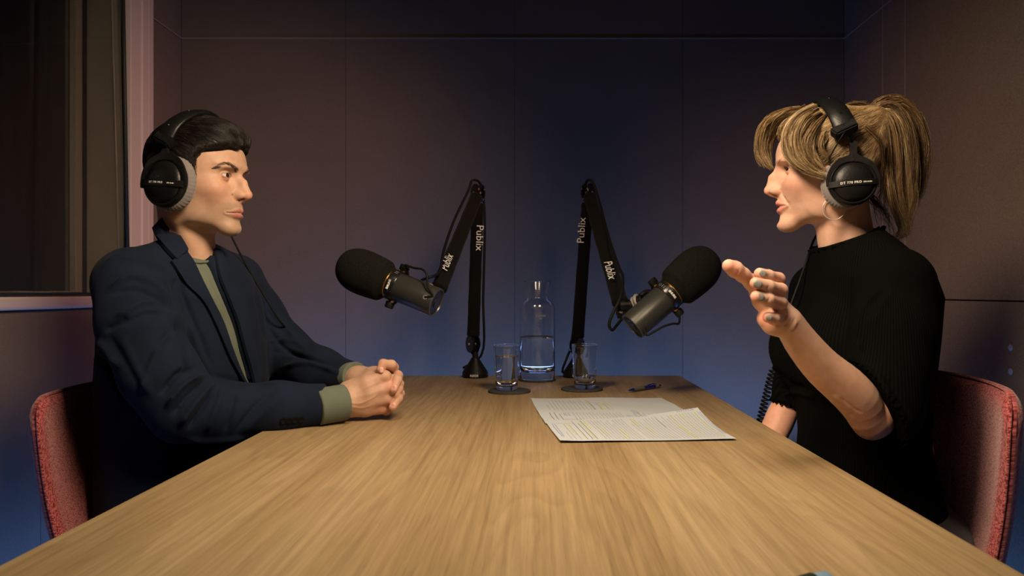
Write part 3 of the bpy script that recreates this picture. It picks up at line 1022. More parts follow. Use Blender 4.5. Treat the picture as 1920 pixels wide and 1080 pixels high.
def mic_arm(side, bx, jl, jt, end, cab, txts, label):
    c0 = np.array([bx, YA, TZ])
    root = empty('microphone_arm', c0)
    tag(root, label, 'microphone arm', 'sprung desk arms')
    lathe('base', [(0, 0.0003), (0.037, 0.0003), (0.038, 0.002), (0.038, 0.014), (0.0365, 0.017), (0.0135, 0.052), (0.012, 0.056), (0, 0.056)], 'plastic', root, c0, n=48)
    text('base_lettering', 'RØDE', 0.0092, c0 + np.array([0.0, -0.0386, 0.0075]), (1, 0, 0), (0, 0, 1), 'print', root, bold=0.0002, bend=0.0386)
    lathe('swivel', [(0, 0.054), (0.009, 0.054), (0.009, 0.075), (0, 0.075)], 'plastic', root, c0, n=24)
    ja = unit((0.86, -0.5 * side, 0))
    joint('joint_disc', jl, ja, 0.0265, root, 0.0075)
    tube('fork', [jl - np.array([0, 0, 0.03]), jl + np.array([0.0, 0, 0.045])], 0.0065, 'plastic', root, 10)
    a = jl + unit(jt - jl) * 0.022; b = jt - unit(jt - jl) * 0.012
    b = jt + unit(jl - jt) * 0.030
    sleeve_part('lower_arm', a, b, 0.0182, 0.0172, root)
    joint('joint_disc', jt, ja, 0.0265, root, 0.0075)
    tube('rod', [jl, a + unit(jt - jl) * 0.02], 0.007, 'plastic', root, 10)
    tube('rod', [b - unit(jt - jl) * 0.02, jt], 0.007, 'plastic', root, 10)
    d = unit(end - jt)
    sleeve_part('upper_arm', jt + d * 0.018, end - d * 0.030, 0.0180, 0.0198, root)
    tube('rod', [jt, jt + d * 0.04], 0.007, 'plastic', root, 10)
    tube('cable', catmull(cab, 60), 0.0036, 'cable', root, 10)
    # end joint carrying the microphone thread
    joint('end_joint', end, ja, 0.017, root, 0.007)
    tube('rod', [end - d * 0.045, end], 0.0075, 'plastic', root, 10)
    for (s, size, org, right, upv, rad, m, sh, sx) in txts:
        text('sleeve_lettering', s, size, org, right, upv, m, root, bold=0.0, shear=sh, bend=-rad if rad else None, sx=sx)
    return root

# ---- left arm
jl = P(887, 645, YA); jt = P(896, 362, YA + 0.0)
endL = P(817, 556, 1.80)
cabL = [P(868, 690, YA + 0.03), P(905, 660, YA + 0.03), P(906, 560, YA + 0.02), P(909, 420, YA + 0.018), P(903, 350, YA + 0.01), P(886, 338, YA - 0.03), P(878, 358, YA - 0.04), P(852, 412, YA - 0.15), P(832, 470, YA - 0.27), P(826, 505, YA - 0.35), P(817, 516, YA - 0.40), P(802, 521, 1.765), P(789, 528, 1.80), P(790, 545, 1.85)]
def along(a, b, s): return np.array(a) * (1 - s) + np.array(b) * s
lo_up = unit(jt - jl)
tl = []
# script running down the right face of the mast, and up the boom
ctr = P(898.5, 446, YA - 0.0145)
tl.append(('Publix', 0.031, P(899.0, 446, YA - 0.0165), -lo_up, (0.93, 0.36, 0.0), None, 'print', 0.0, 1.0))
dL = unit(endL - jt)
pL = along(jt, endL, 0.80)
tl.append(('Publix', 0.029, P(838, 492, 1.870), -dL, (-0.9, -0.43, 0), None, 'print', 0.35, 0.95))
mic_arm(-1, P(891, 0, YA)[0], jl, jt, endL, cabL, tl, 'black desk arm holding the microphone in front of the man')
# ---- right arm
jr = P(1082, 648, YA); jtr = P(1103, 361, YA)
endR = P(1168, 585, 1.80)
cabR = [P(1100, 693, YA + 0.02), P(1056, 700, YA - 0.01), P(1064, 668, YA - 0.01), P(1072, 640, YA + 0.02), P(1088, 500, YA + 0.03), P(1098, 400, YA + 0.03), P(1098, 345, YA), P(1110, 340, YA - 0.03), P(1122, 372, YA - 0.05), P(1140, 440, YA - 0.20), P(1160, 500, YA - 0.34), P(1168, 520, YA - 0.39), P(1164, 555, 1.735), P(1150, 585, 1.72), P(1142, 608, 1.72), P(1148, 619, 1.73), P(1158, 608, 1.76), P(1172, 590, 1.80)]
tr = []
dR = unit(endR - jtr)
ru = unit(jtr - jr)
tr.append(('Publix', 0.031, P(1090.5, 432, YA - 0.0165), ru, (-0.93, 0.36, 0), None, 'print', 0.0, 1.0))
tr.append(('Publix', 0.030, P(1143, 505, 1.868), dR, (0.9, -0.43, 0), None, 'print', 0.35, 0.95))
mic_arm(1, P(1080, 0, YA)[0], jr, jtr, endR, cabR, tr, 'black desk arm holding the microphone in front of the woman')

# ================================================================== microphones
def microphone(tail, axis, side, end, label):
    """side vector: perpendicular, points to the near face where the name stands"""
    ax = unit(axis)
    root = empty('studio_microphone', tail)
    tag(root, label, 'microphone', 'broadcast microphones')
    near = np.array([0, -1.0, 0]) - ax * np.dot((0, -1.0, 0), ax); near = unit(near)
    up = unit(np.cross(ax, near)); 
    if up[2] < 0: up = -up
    R = 0.0340
    lathe('body', [(0, 0.003), (R - 0.004, 0.003), (R - 0.003, 0.0), (R - 0.0008, 0.0), (R, 0.001), (R, 0.100), (R - 0.001, 0.102), (0, 0.102)], 'micbody', root, tail, ax, 72)
    lathe('end_cap', [(0, -0.0005), (0.012, -0.0005), (0.012, 0.002), (R - 0.0045, 0.0028), (R - 0.0045, 0.004), (0, 0.004)], 'metal_dark', root, tail, ax, 40)
    lathe('yoke_ring', [(R - 0.002, 0.100), (R + 0.0015, 0.100), (R + 0.0025, 0.102), (R + 0.0028, 0.119), (R + 0.001, 0.121), (R - 0.004, 0.123), (R - 0.004, 0.100)], 'micring', root, tail, ax, 72)
    lathe('grille_neck', [(0, 0.121), (R - 0.001, 0.121), (R + 0.0005, 0.123), (R + 0.0005, 0.130), (0, 0.130)], 'brass', root, tail, ax, 60)
    # foam windscreen
    RF = 0.0530
    prof = [(0, 0.124), (0.036, 0.124), (0.0365, 0.131), (0.0405, 0.1335)]
    prof += [(0.0405 + 0.0085 * math.sin(a), 0.1385 + 0.006 - 0.0085 * math.cos(a) + 0.0015) for a in np.linspace(0.5, 1.4, 5)]
    prof += [(0.0495 + (RF - 0.0495) * s ** 0.7, 0.150 + 0.040 * s) for s in np.linspace(0.1, 1, 7)]
    L1, L2 = 0.200, 0.262
    n = 16
    for i in range(1, n + 1):
        a = PI / 2 * i / n
        prof.append((RF * math.cos(a) ** 0.72 if i < n else 0, L1 + (L2 - L1) * math.sin(a) ** 1.0))
    lathe('windscreen', prof, 'foam', root, tail, ax, 64, auto=0)
    # knobs at both ends of the yoke
    for s in (1, -1):
        kb = tail + ax * 0.106 + up * s * (R + 0.0015)
        lathe('washer', [(0, 0), (0.0065, 0), (0.0065, 0.0035), (0, 0.0035)], 'brass', root, kb, up * s, 20)
        lathe('knob', [(0, 0.0035), (0.0098, 0.0035), (0.0106, 0.005), (0.0106, 0.0165), (0.0095, 0.0178), (0, 0.0180)], 'plastic', root, kb, up * s, 32)
    # yoke bracket running behind the body to the thread
    back = -near
    pts = [tail + ax * 0.106 + (up * math.cos(a) + back * math.sin(a)) * (R + 0.010) for a in np.linspace(0.12, PI - 0.12, 24)]
    tube('yoke', pts, 0.0048, 'plastic', root, 10)
    # thread and stem to the arm
    yk = tail + ax * 0.100 + back * (R + 0.012)
    e = np.array(end)
    mid = tail + ax * 0.052 + back * (R * 0.2) + up * (R + 0.004)
    return root, ax, near, up, R
# left
tailL = P(819, 568, 1.700)
root, ax, near, up, R = microphone(tailL, P(624, 487, 1.770) - tailL, None, endL, 'black microphone with foam windscreen pointing at the man')
text('ring_lettering', 'SHURE', 0.0066, tailL + ax * 0.1105 + (near) * (R + 0.0031), -up, ax, 'print', root, bold=0.0005, bend=R + 0.003, sx=1.15)
a0 = math.radians(56)
text('ring_badge', '[::]', 0.0085, tailL + ax * 0.1105 + (near * math.cos(a0) + up * math.sin(a0)) * (R + 0.0031), -(up * math.cos(a0) - near * math.sin(a0)), ax, 'print_dim', root)
cx_ = [tailL + ax * 0.104 + up * (R + 0.012) - ax * 0.01, P(760, 497, 1.70), P(775, 502, 1.69), P(792, 505, 1.68), P(800, 515, 1.675), P(801, 530, 1.672), P(803, 540, 1.670), P(811, 554, 1.668), tailL + ax * 0.018 + near * (R - 0.001) + up * 0.004]
tube('lead', catmull(cx_, 50), 0.0026, 'cable', root, 8)
gl = tailL + ax * 0.018 + near * (R - 0.0005) + up * 0.004
tube('grommet', [gl + (up * math.cos(a) + ax * math.sin(a)) * 0.0042 for a in np.linspace(0, TAU, 20, endpoint=False)], 0.0008, 'steel', root, 6, closed=True)
st = [tailL + ax * 0.055 + up * (R - 0.003) - near * 0.012, endL]
lathe('thread_ring', [(0.006, 0), (0.0165, 0), (0.0180, 0.003), (0.0180, 0.006), (0.0165, 0.009), (0.006, 0.009)], 'steel', root, P(794, 541, 1.785), unit((0.35, -0.2, 0.9)), 40)
lathe('thread_ring', [(0.006, 0), (0.0130, 0), (0.0130, 0.010), (0.006, 0.010)], 'steel', root, P(800, 538, 1.795), unit(endL - P(794, 541, 1.785)), 30)
tube('stem', [P(792, 545, 1.785), P(806, 551, 1.80), endL], 0.008, 'plastic', root, 12)
tube('yoke_arm', catmull([tailL + ax * 0.104 - near * (R + 0.006) + up * 0.012, P(778, 530, 1.775), P(792, 545, 1.785)], 12), 0.006, 'plastic', root, 10)
# right
tailR = P(1186, 613, 1.700)
root, ax, near, up, R = microphone(tailR, P(1329, 486, 1.745) - tailR, None, endR, 'black microphone with foam windscreen pointing at the woman')
text('ring_lettering', 'SHURE', 0.0066, tailR + ax * 0.1105 + near * (R + 0.0031), -up, ax, 'print', root, bold=0.0005, bend=R + 0.003, sx=1.15)
for k_, tx in ((44, '[::]'), (62, '( )')):
    a0 = math.radians(k_)
    text('ring_badge', tx, 0.0085, tailR + ax * 0.1105 + (near * math.cos(a0) + up * math.sin(a0)) * (R + 0.0031), -(up * math.cos(a0) - near * math.sin(a0)), ax, 'print_dim', root)
cx_ = [tailR + ax * 0.104 - up * (R + 0.016), P(1273, 606, 1.69), P(1262, 607, 1.68), P(1244, 612, 1.672), P(1226, 622, 1.668), P(1212, 628, 1.667), tailR + ax * 0.012 + near * (R - 0.002) - up * 0.014]
tube('lead', catmull(cx_, 50), 0.0026, 'cable', root, 8)
for p_, a_, r_ in ((P(1194, 566, 1.775), (0.7, -0.45, 0.35), 0.0185), (P(1188, 571, 1.79), (0.7, -0.45, 0.30), 0.0185)):
    lathe('thread_ring', [(0.006, 0), (r_ - 0.002, 0), (r_, 0.002), (r_, 0.006), (r_ - 0.002, 0.008), (0.006, 0.008)], 'steel', root, p_, unit(a_), 40)
lathe('thread_hub', [(0, 0), (0.013, 0), (0.013, 0.012), (0.011, 0.014), (0, 0.014)], 'plastic', root, P(1196, 565, 1.768), unit((0.7, -0.45, 0.35)), 30)
lathe('stem', [(0, 0), (0.0135, 0), (0.0135, 0.030), (0, 0.031)], 'plastic', root, P(1163, 573, 1.785), unit((1, 0.0, 0.05)), 28)
tube('stem', [P(1178, 574, 1.79), P(1192, 568, 1.79)], 0.009, 'steel', root, 14)
tube('yoke_arm', catmull([tailR + ax * 0.104 - near * (R + 0.004) + up * 0.020, P(1212, 548, 1.775), P(1200, 556, 1.78), P(1192, 566, 1.785)], 14), 0.0065, 'plastic', root, 10)
# ================================================================== heads
def curve_tab(zs, xs):
    z = np.linspace(-0.16, 0.16, 641)
    x = np.interp(z, zs, xs)
    k = np.exp(-0.5 * (np.arange(-12, 13) / 4.5) ** 2); k /= k.sum()
    x = np.convolve(np.pad(x, 12, 'edge'), k, 'valid')
    return z, x

class Head:
    def __init__(s, o, yaw, scale, zs, pitch, k):
        s.o = np.array(o); s.sc = np.array([scale, scale, zs]); s.k = k
        f = np.array([math.cos(yaw), math.sin(yaw), 0]); l = np.array([-f[1], f[0], 0]); u = np.array([0, 0, 1.0])
        c, sn = math.cos(pitch), math.sin(pitch)
        s.R = np.stack([f * c + u * sn, l, u * c - f * sn])
        s.prof = curve_tab(*k['prof']); s.wid = curve_tab(*k['wid'])
    def loc(s, p): return (((p - s.o) @ s.R.T) / s.sc).astype(f32)
    def wld(s, q): return (np.asarray(q) * s.sc) @ s.R + s.o
    def dirw(s, q):
        v = np.asarray(q) @ s.R; return v / np.linalg.norm(v)
    def lips(s, q):
        q = q - np.array([0, 0, s.k.get('lz', 0.0)], f32)
        x = s.k['lip']; op = s.k.get('open', 0)
        up = chain(q, [(x + .0000, 0, -.0668 + op * .4), (x + .0000, .006, -.0650 + op * .4), (x - .0045, .015, -.0675 + op * .3), (x - .0160, .0275, -.0712)], (.0030, .0033, .0027, .0010), .003)
        lo = chain(q, [(x - .003, 0, -.0758 - op), (x - .0050, .012, -.0752 - op), (x - .0160, .0270, -.0718)], (.0046, .0041, .0011), .003)
        return up, lo
    def __call__(s, p): return s.f(s.loc(p)) * float(s.sc.min())
    def base(s, p):
        return s.f(p, True)
    def f(s, p, only_base=False):
        k = s.k
        x, y, z = p[..., 0], p[..., 1], p[..., 2]
        ay = np.abs(y)
        q = np.stack([x, ay, z], -1)
        xf = np.interp(z, *s.prof).astype(f32); w_ = np.interp(z, *s.wid).astype(f32)
        xc = 0.012
        dx = x - xc
        A = np.where(dx > 0, xf - xc, 0.072)
        n = (1.78 + 0.47 * np.clip((z + 0.075) / 0.05, 0, 1)).astype(f32)
        r = ((np.abs(dx) / A) ** n + (ay / w_) ** n) ** (1 / n)
        face = (r - 1) * np.minimum(A, w_) * 0.92
        und = (k['chinz'] + (0.080 - x) * 0.40 - z) * 0.92
        face = smax(face, und.astype(f32), 0.024)
        face = smax(face, z - 0.075, 0.05)
        d = smin(face, ell(q, (-0.006, 0, 0.033), (0.0885, 0.0725, 0.082)), 0.03)
        if only_base:
            return d
        # brow, cheek, chin, jaw corner
        d = smin(d, ell(q, (k['brow'] - 0.0125, 0.024, 0.0165), (0.0135, 0.026, 0.0065)), 0.014)
        d = smin(d, ell(q, (0.050 - k.get('chk', 0), 0.0435 - k.get('chk', 0), -0.026), (0.026, 0.019, 0.016)), 0.026)
        d = smin(d, ell(q, (k['chin'] - 0.016, 0.006, k['chinz'] + 0.016), (0.0165, 0.015, 0.0125)), 0.016)
        d = smin(d, ell(q, (0.004, k['jaw'], -0.068), (0.026, 0.010, 0.020)), 0.026)
        # eye sockets
        ez = 0.0
        ye = 0.0315
        d = smax(d, -ell(q, (k['eye'] + 0.0185, ye - 0.001, ez - 0.001), (0.0165, 0.0185, 0.0125)), 0.012)
        # nose
        nt = k['nose']; nz = k.get('nosez', -0.0385)
        na = k['nas']
        d = smin(d, chain(q, [(na - 0.016, 0, 0.010), (na - 0.012, 0, -0.010), (nt - 0.027, 0, nz + 0.006)], (0.0090, 0.0110, 0.0125), 0.006), 0.014)
        d = smin(d, chain(q, [(na - 0.006, 0, 0.008), (na + 0.40 * (nt - na) + k['hump'] - 0.001, 0, -0.010), (nt - 0.0095, 0, nz + 0.003)], (0.0055, 0.0070, k.get('tipr', .0092) - .0004), 0.006), 0.012)
        d = smin(d, sph(q, (nt - k.get('tipr', .0092), 0.0015, nz), k.get('tipr', .0092)), 0.004)
        d = smin(d, ell(q, (nt - 0.0215, 0.0125, nz - 0.0015), (0.0115, 0.0060, 0.0076)), 0.0055)
        d = smin(d, seg(q, (nt - 0.014, 0, nz - 0.007), (nt - 0.028, 0, nz - 0.010), 0.0042, 0.005), 0.006)
        d = smax(d, -ell(q, (nt - 0.0175, 0.0068, nz - 0.0085), (0.0062, 0.0032, 0.0045)), 0.0025)
        # alar crease, nasolabial fold, philtrum
        d = smax(d, -chain(q, [(nt - 0.021, 0.0200, nz + 0.004), (nt - 0.0315, 0.0195, nz - 0.002), (nt - 0.0325, 0.0175, nz - 0.006)], (0.0001, 0.0004, 0.0001)), 0.003)
        if k['fold'] > 0: d = smax(d, -chain(q, [(k['lip'] - 0.0065, 0.021, -0.044), (k['lip'] - 0.0125, 0.0275, -0.055), (k['lip'] - 0.0185, 0.0325, -0.068)], (0.0005, k['fold'], 0.0005)), 0.008)
        d = smax(d, -seg(q, (k['lip'] + 0.006, 0, -0.052), (k['lip'] + 0.0055, 0, -0.0600), 0.0018, 0.0020), 0.004)
        # lips
        up, lo = s.lips(q)
        d = smin(d, up, 0.005); d = smin(d, lo, 0.006)
        x_ = k['lip']; op = k.get('open', 0)
        ql = q - np.array([0, 0, k.get('lz', 0.0)], f32)
        d = smax(d, -chain(ql, [(x_ + .004, 0, -.0710 - op * .3), (x_ - .001, .013, -.0707 - op * .25), (x_ - .0135, .0280, -.0713)], (.0007 + op * .7, .0008 + op * .55, .0009)), 0.0022)
        d = smax(d, -ell(q, (x_ + 0.0035, 0, -0.0895 - op), (0.0055, 0.013, 0.0045)), 0.008)
        # lids: a thin ball with an almond opening
        e0 = np.array((k['eye'], ye, ez), f32)
        g = q - e0
        rr = np.sqrt(np.einsum('...i,...i', g, g))
        lid = rr - 0.0132
        d = smin(d, lid, 0.0035)
        yy = g[..., 1] / 0.0142
        hz = np.where(g[..., 2] > 0.0004, k['lidu'], k['lidl']) * (1 - np.clip(yy, -1, 1) ** 2)
        zc = g[..., 2] - 0.0004 - g[..., 1] * 0.06
        cut = np.maximum(np.abs(zc) - hz, rr - 0.0185)
        cut = np.maximum(cut, 0.0112 - rr)
        cut = np.maximum(cut, 0.004 - g[..., 0])
        d = np.maximum(d, -cut)
        # crease above the lid and the bag below it
        d = smax(d, -chain(q, [(k['eye'] + .0105, ye - .011, .0062), (k['eye'] + .0118, ye, .0092), (k['eye'] + .0075, ye + .012, .0062)], (.0004, .0009, .0004)), 0.003)
        d = smax(d, -chain(q, [(k['eye'] + .0125, ye - .012, -.0085), (k['eye'] + .0115, ye, -.0125), (k['eye'] + .006, ye + .011, -.0105)], (.0003, .0006, .0003)), 0.004)
        # ear
        ear = ell(q, (-0.008, 0.0745, -0.012), (0.019, 0.006, 0.030))
        ear = smax(ear, -ell(q, (-0.005, 0.0815, -0.010), (0.011, 0.005, 0.018)), 0.004)
        d = smin(d, ear, 0.005)
        return d
    def paint(s, v, base):
        p = s.loc(v); q = np.stack([p[:, 0], np.abs(p[:, 1]), p[:, 2]], 1); k = s.k
        col = np.tile(np.array(base), (len(v), 1))
        def blend(c, a):
            nonlocal col
            a = np.clip(a, 0, 1)[:, None]; col = col * (1 - a) + np.array(c) * a
        front = np.clip((q[:, 0] - 0.02) / 0.03, 0, 1)
        blend(k['c_cheek'], 0.55 * np.exp(-(((q[:, 0] - 0.060) / 0.028) ** 2 + ((q[:, 1] - 0.045) / 0.022) ** 2 + ((q[:, 2] + 0.032) / 0.020) ** 2)))
        blend(k['c_cheek'], 0.55 * np.exp(-(((q[:, 0] - k['nose']) / 0.018) ** 2 + (q[:, 1] / 0.016) ** 2 + ((q[:, 2] + 0.040) / 0.013) ** 2)))
        blend(k['c_cheek'], 0.35 * front * np.exp(-(((q[:, 1] - 0.032) / 0.016) ** 2 + ((q[:, 2] + 0.004) / 0.010) ** 2)))
        if k.get('stubble'):
            b = np.clip((-0.045 - q[:, 2]) / 0.014, 0, 1) * np.clip((q[:, 0] + 0.01) / 0.04, 0, 1) * np.clip((q[:, 2] + 0.135) / 0.02, 0, 1)
            b *= 1 - 0.8 * np.exp(-(((q[:, 1] - 0.043) / 0.016) ** 2 + ((q[:, 2] + 0.05) / 0.018) ** 2))
            blend(k['stubble'], 0.42 * b)
            blend(k['stubble'], 0.35 * np.exp(-(((q[:, 1] - 0.010) / 0.015) ** 2 + ((q[:, 2] + 0.0575) / 0.0055) ** 2)) * front)
            for m_ in ((0.069, -0.043, -0.052), (0.050, -0.058, -0.045), (0.045, -0.058, -0.075), (0.030, -0.062, -0.085), (0.062, -0.05, -0.025)):
                blend((0.10, 0.04, 0.03), 0.8 * (np.linalg.norm(p - np.array(m_), axis=1) < 0.0009))
        up, lo = s.lips(q)
        m_ = np.minimum(up, lo)
        blend(k['c_lip'], np.clip((0.0017 - m_) / 0.0012, 0, 1) * (q[:, 0] > k['lip'] - 0.019) * (q[:, 2] < -0.060 + k.get('lz', 0)))
        br = chain(q.astype(f32), k['browline'], (0.0030, 0.0042, 0.0038, 0.0014), 0.002)
        blend(k['c_brow'], k['brow_a'] * np.clip((0.0008 - br) / 0.0026, 0, 1) * (q[:, 0] > 0.04))
        e = np.linalg.norm(q - np.array([k['eye'], 0.0315, 0.0]), axis=1)
        blend((0.09, 0.035, 0.025), k.get('rim', .6) * (e < 0.0133) * (q[:, 0] > k['eye'] + 0.004) * (np.abs(q[:, 2] - 0.0004) < 0.0062))
        return col

def eyes(h, parent, gaze):
    for sy in (-1, 1):
        c = h.wld((h.k['eye'], sy * 0.0315, 0.0))
        d = gaze / np.linalg.norm(gaze)
        r = 0.0120 * float(h.sc.min())
        prof = [(r * math.sin(a), r * math.cos(a)) for a in np.linspace(0, PI, 28)]
        e = lathe('eyeball', prof, 'eye_white', parent, c, d, n=36, auto=0)
        a1 = 0.50
        prof = [(r * 1.012 * math.sin(a), r * 1.012 * math.cos(a)) for a in np.linspace(0, a1, 8)] + [(0, r * math.cos(a1) * 0.98)]
        ir = lathe('iris', prof, 'iris', e, c, d, n=30, auto=0)
        prof = [(r * 1.022 * math.sin(a), r * 1.022 * math.cos(a)) for a in np.linspace(0, 0.20, 5)] + [(0, r * math.cos(.2))]
        lathe('pupil', prof, 'cornea_dark', ir if False else e, c, d, n=24, auto=0)

def surf_proj(F, p, it=4):
    for _ in range(it):
        g, d = gradF(F, p)
        p = p - g * d[:, None]
    return p
def gradF(F, p, e=8e-4):
    d = F(p.astype(f32)).astype(float)
    g = np.stack([F((p + np.eye(3)[i] * e).astype(f32)).astype(float) - d for i in range(3)], 1) / e
    n = np.linalg.norm(g, axis=1)[:, None] + 1e-9
    return g / n, d / np.maximum(n[:, 0], 0.3)

def brows(h, parent, m, n=210):
    ps = []
    for sy in (-1, 1):
        line = catmull(np.array(h.k['browline'], float), 60)
        for i in range(n):
            t = rng.random() ** 0.9
            b = line[int(t * 59)]
            wv = 0.0042 * (1 - 0.65 * t)
            q = b + np.array([0, 0, rng.normal() * wv * 0.5])
            q[1] *= sy
            d = np.array([-0.25, sy * (0.75 + 0.55 * t), 0.50 - 0.85 * t]); d /= np.linalg.norm(d)
            ps.append([q, q + d * 0.0035, q + d * 0.007])
    ps = np.array(ps).reshape(-1, 3)
    w_ = h.wld(ps)
    w_ = surf_proj(h, w_)
    g, _ = gradF(h, w_)
    w_ = w_ + g * np.tile([0.0, 0.0005, 0.0004], len(w_) // 3)[:, None]
    me = strands_mesh(w_.reshape(-1, 3, 3), 0.00020, 0.00010, np.zeros(len(w_) // 3))
    o = obj('eyebrows', me, m, parent)
    # upper lashes
    ps = []
    k = h.k
    for sy in (-1, 1):
        for i in range(46):
            u = -1 + 2 * i / 45
            yy = u * 0.0132
            zz = 0.0004 + k['lidu'] * (1 - u * u) + yy * 0.06
            xx = math.sqrt(max(0, 0.0131 ** 2 - yy * yy * 0.9 - zz * zz))
            b = np.array([k['eye'] + xx, sy * (0.0315 + yy), zz])
            L = 0.0038
            ps.append([b, b + np.array([L * .7, sy * yy * .12, -0.0004]), b + np.array([L, sy * yy * .25, 0.0014])])
    w_ = h.wld(np.array(ps).reshape(-1, 3)).reshape(-1, 3, 3)
    obj('eyelashes', strands_mesh(w_, 0.00018, 0.00008, np.zeros(len(w_))), 'brow_man', parent)['kind'] = 'stuff'
    o['kind'] = 'stuff'
    return o

def ring_pts(c, a, b, ra, rb, n=48):
    return [np.array(c) + np.array(a) * ra * math.cos(t) + np.array(b) * rb * math.sin(t) for t in np.linspace(0, TAU, n, endpoint=False)]

# ================================================================== headphones
def headphones(h, cup, clampq, topq, near, label, cable_pts, coil=None, cs=1.0, lift=0.0, padr=1.0, padx=0.0, ts=1.0, roll=0.0):
    """cup: local (x, z) of the cup centre; near: sign of y of the side towards the camera"""
    root = empty('headphones', h.wld((cup[0], 0, 0.12)))
    tag(root, label, 'headphones', 'studio headphones')
    sc = 1.0 / float(h.sc[0])
    R0 = 0.0475
    for sy in (near, -near):
        base = h.wld((cup[0], sy * (0.066 + lift), cup[1]))
        out = h.dirw((cup[3] if len(cup) > 3 else 0.0, sy, cup[2]))
        fw = h.dirw((1, 0, 0)); fw = fw - out * np.dot(fw, out); fw /= np.linalg.norm(fw)
        upv = np.cross(out, fw)
        if upv[2] < 0: upv = -upv
        fwn = fw; fw = fw * cs; upv = upv * cs
        # ear pad with fine gathers
        NA, NB = 144, 14
        vs, fs = [], []
        for i in range(NA):
            a = TAU * i / NA
            for j in range(NB):
                b = TAU * j / NB
                rr = 0.0385 * padr + (0.0118 * padr + 0.0006 * math.sin(a * 44) + 0.0004 * math.sin(a * 71)) * math.cos(b)
                ww = 0.013 + 0.0125 * math.sin(b)
                vs.append(base + fw * padx + fw * rr * math.cos(a) + upv * rr * 1.06 * math.sin(a) + out * ww)
        for i in range(NA):
            for j in range(NB):
                fs.append((i * NB + j, ((i + 1) % NA) * NB + j, ((i + 1) % NA) * NB + (j + 1) % NB, i * NB + (j + 1) % NB))
        obj('ear_pad', mesh(vs, fs, 'ear_pad'), 'velour', root)
        c1 = base + out * 0.020
        shell = lathe('ear_cup', [(0, 0), (0.044, 0), (0.0485, 0.003), (0.0488, 0.010), (0.0470, 0.0135), (0.0440, 0.0150), (0.0425, 0.0148), (0.0420, 0.0132), (0.0405, 0.0132), (0.0398, 0.0155), (0.034, 0.0195), (0.022, 0.0228), (0.010, 0.0240), (0, 0.0243)], 'leather', root, c1, out, n=72, up=upv, auto=40, scale=(cs, cs))
        # wishbone yoke
        o2 = [(0.0075, 0.086), (0.0068, 0.066), (0.012, 0.058), (0.030, 0.050), (0.043, 0.036), (0.0505, 0.018), (0.0525, 0.0), (0.0515, -0.010)]
        i2 = [(0.0455, -0.010), (0.0460, 0.0), (0.0445, 0.012), (0.038, 0.026), (0.026, 0.036), (0.013, 0.0415), (0, 0.043)]
        def sub(pl, n): return [tuple(x) for x in catmull(np.array([(a, b, 0) for a, b in pl]), n)[:, :2]]
        i2 = [(0.0455, -0.010), (0.0460, 0.0), (0.0445, 0.012), (0.038, 0.026), (0.026, 0.036), (0.013, 0.0415), (0.0, 0.044), (0.0, 0.066), (0.0, 0.086)]
        o2 = [(0.0075, 0.086), (0.0068, 0.066), (0.009, 0.057), (0.021, 0.0515), (0.034, 0.044), (0.043, 0.033), (0.0500, 0.018), (0.0525, 0.0), (0.0515, -0.010)]
        o2 = sub(o2, 33); i2 = sub(i2, 33)
        vs, fs = [], []
        for t_ in (0.0105, 0.0155):
            for sgn in (1, -1):
                for (a, b), (c, d_) in zip(o2, i2[::-1]):
                    for (aa, bb) in ((a, b), (c, d_)):
                        vs.append(c1 + fw * aa * sgn + upv * bb + out * (t_ + 0.0 + max(0, bb - 0.045) * -0.12))
        i2 = [((a if a > 0.003 else 0.0), b) for a, b in i2]
        n_ = 33
        def vid(t_, s_, i, e): return ((t_ * 2 + s_) * n_ + i) * 2 + e
        for s_ in (0, 1):
            for i in range(n_ - 1):
                for (t_, fl) in ((1, False), (0, True)):
                    a = (vid(t_, s_, i, 0), vid(t_, s_, i + 1, 0), vid(t_, s_, i + 1, 1), vid(t_, s_, i, 1))
                    fs.append(a[::-1] if fl else a)
                for e in (0, 1):
                    fs.append((vid(0, s_, i, e), vid(0, s_, i + 1, e), vid(1, s_, i + 1, e), vid(1, s_, i, e)))
            fs.append((vid(0, s_, n_ - 1, 0), vid(0, s_, n_ - 1, 1), vid(1, s_, n_ - 1, 1), vid(1, s_, n_ - 1, 0)))
        mey = mesh(vs, fs, 'yoke')
        bm = bmesh.new(); bm.from_mesh(mey); bmesh.ops.remove_doubles(bm, verts=bm.verts, dist=1e-5); bmesh.ops.recalc_face_normals(bm, faces=bm.faces); bm.to_mesh(mey); bm.free()
        yk = obj('yoke', mey, 'plastic', root, smooth=False)
        # name strip across the dome
        fwk, upk = fw, upv
        cr, sr = math.cos(roll), math.sin(roll)
        fw, upv = fwk * cr + upk * sr * (-near if sy == near else near), upk * cr - fwk * sr * (-near if sy == near else near)
        vs, fs = [], []
        K = 30
        for i in range(K + 1):
            a = -0.050 + 0.100 * i / K
            r_ = min(1.0, abs(a) / 0.050)
            wz = 0.0253 - 0.0105 * r_ ** 2.6
            for (bb, dz) in ((-0.0065, -0.0035), (-0.006, 0.0), (0.006, 0.0), (0.0065, -0.0035)):
                vs.append(c1 + fw * a + upv * (bb - 0.0035) + out * (wz + dz))
        for i in range(K):
            for j in range(3):
                fs.append((i * 4 + j, (i + 1) * 4 + j, (i + 1) * 4 + j + 1, i * 4 + j + 1))
        obj('name_strip', mesh(vs, fs, 'name_strip'), 'plastic', shell, smooth=False)
        rt = np.cross(upv, out)
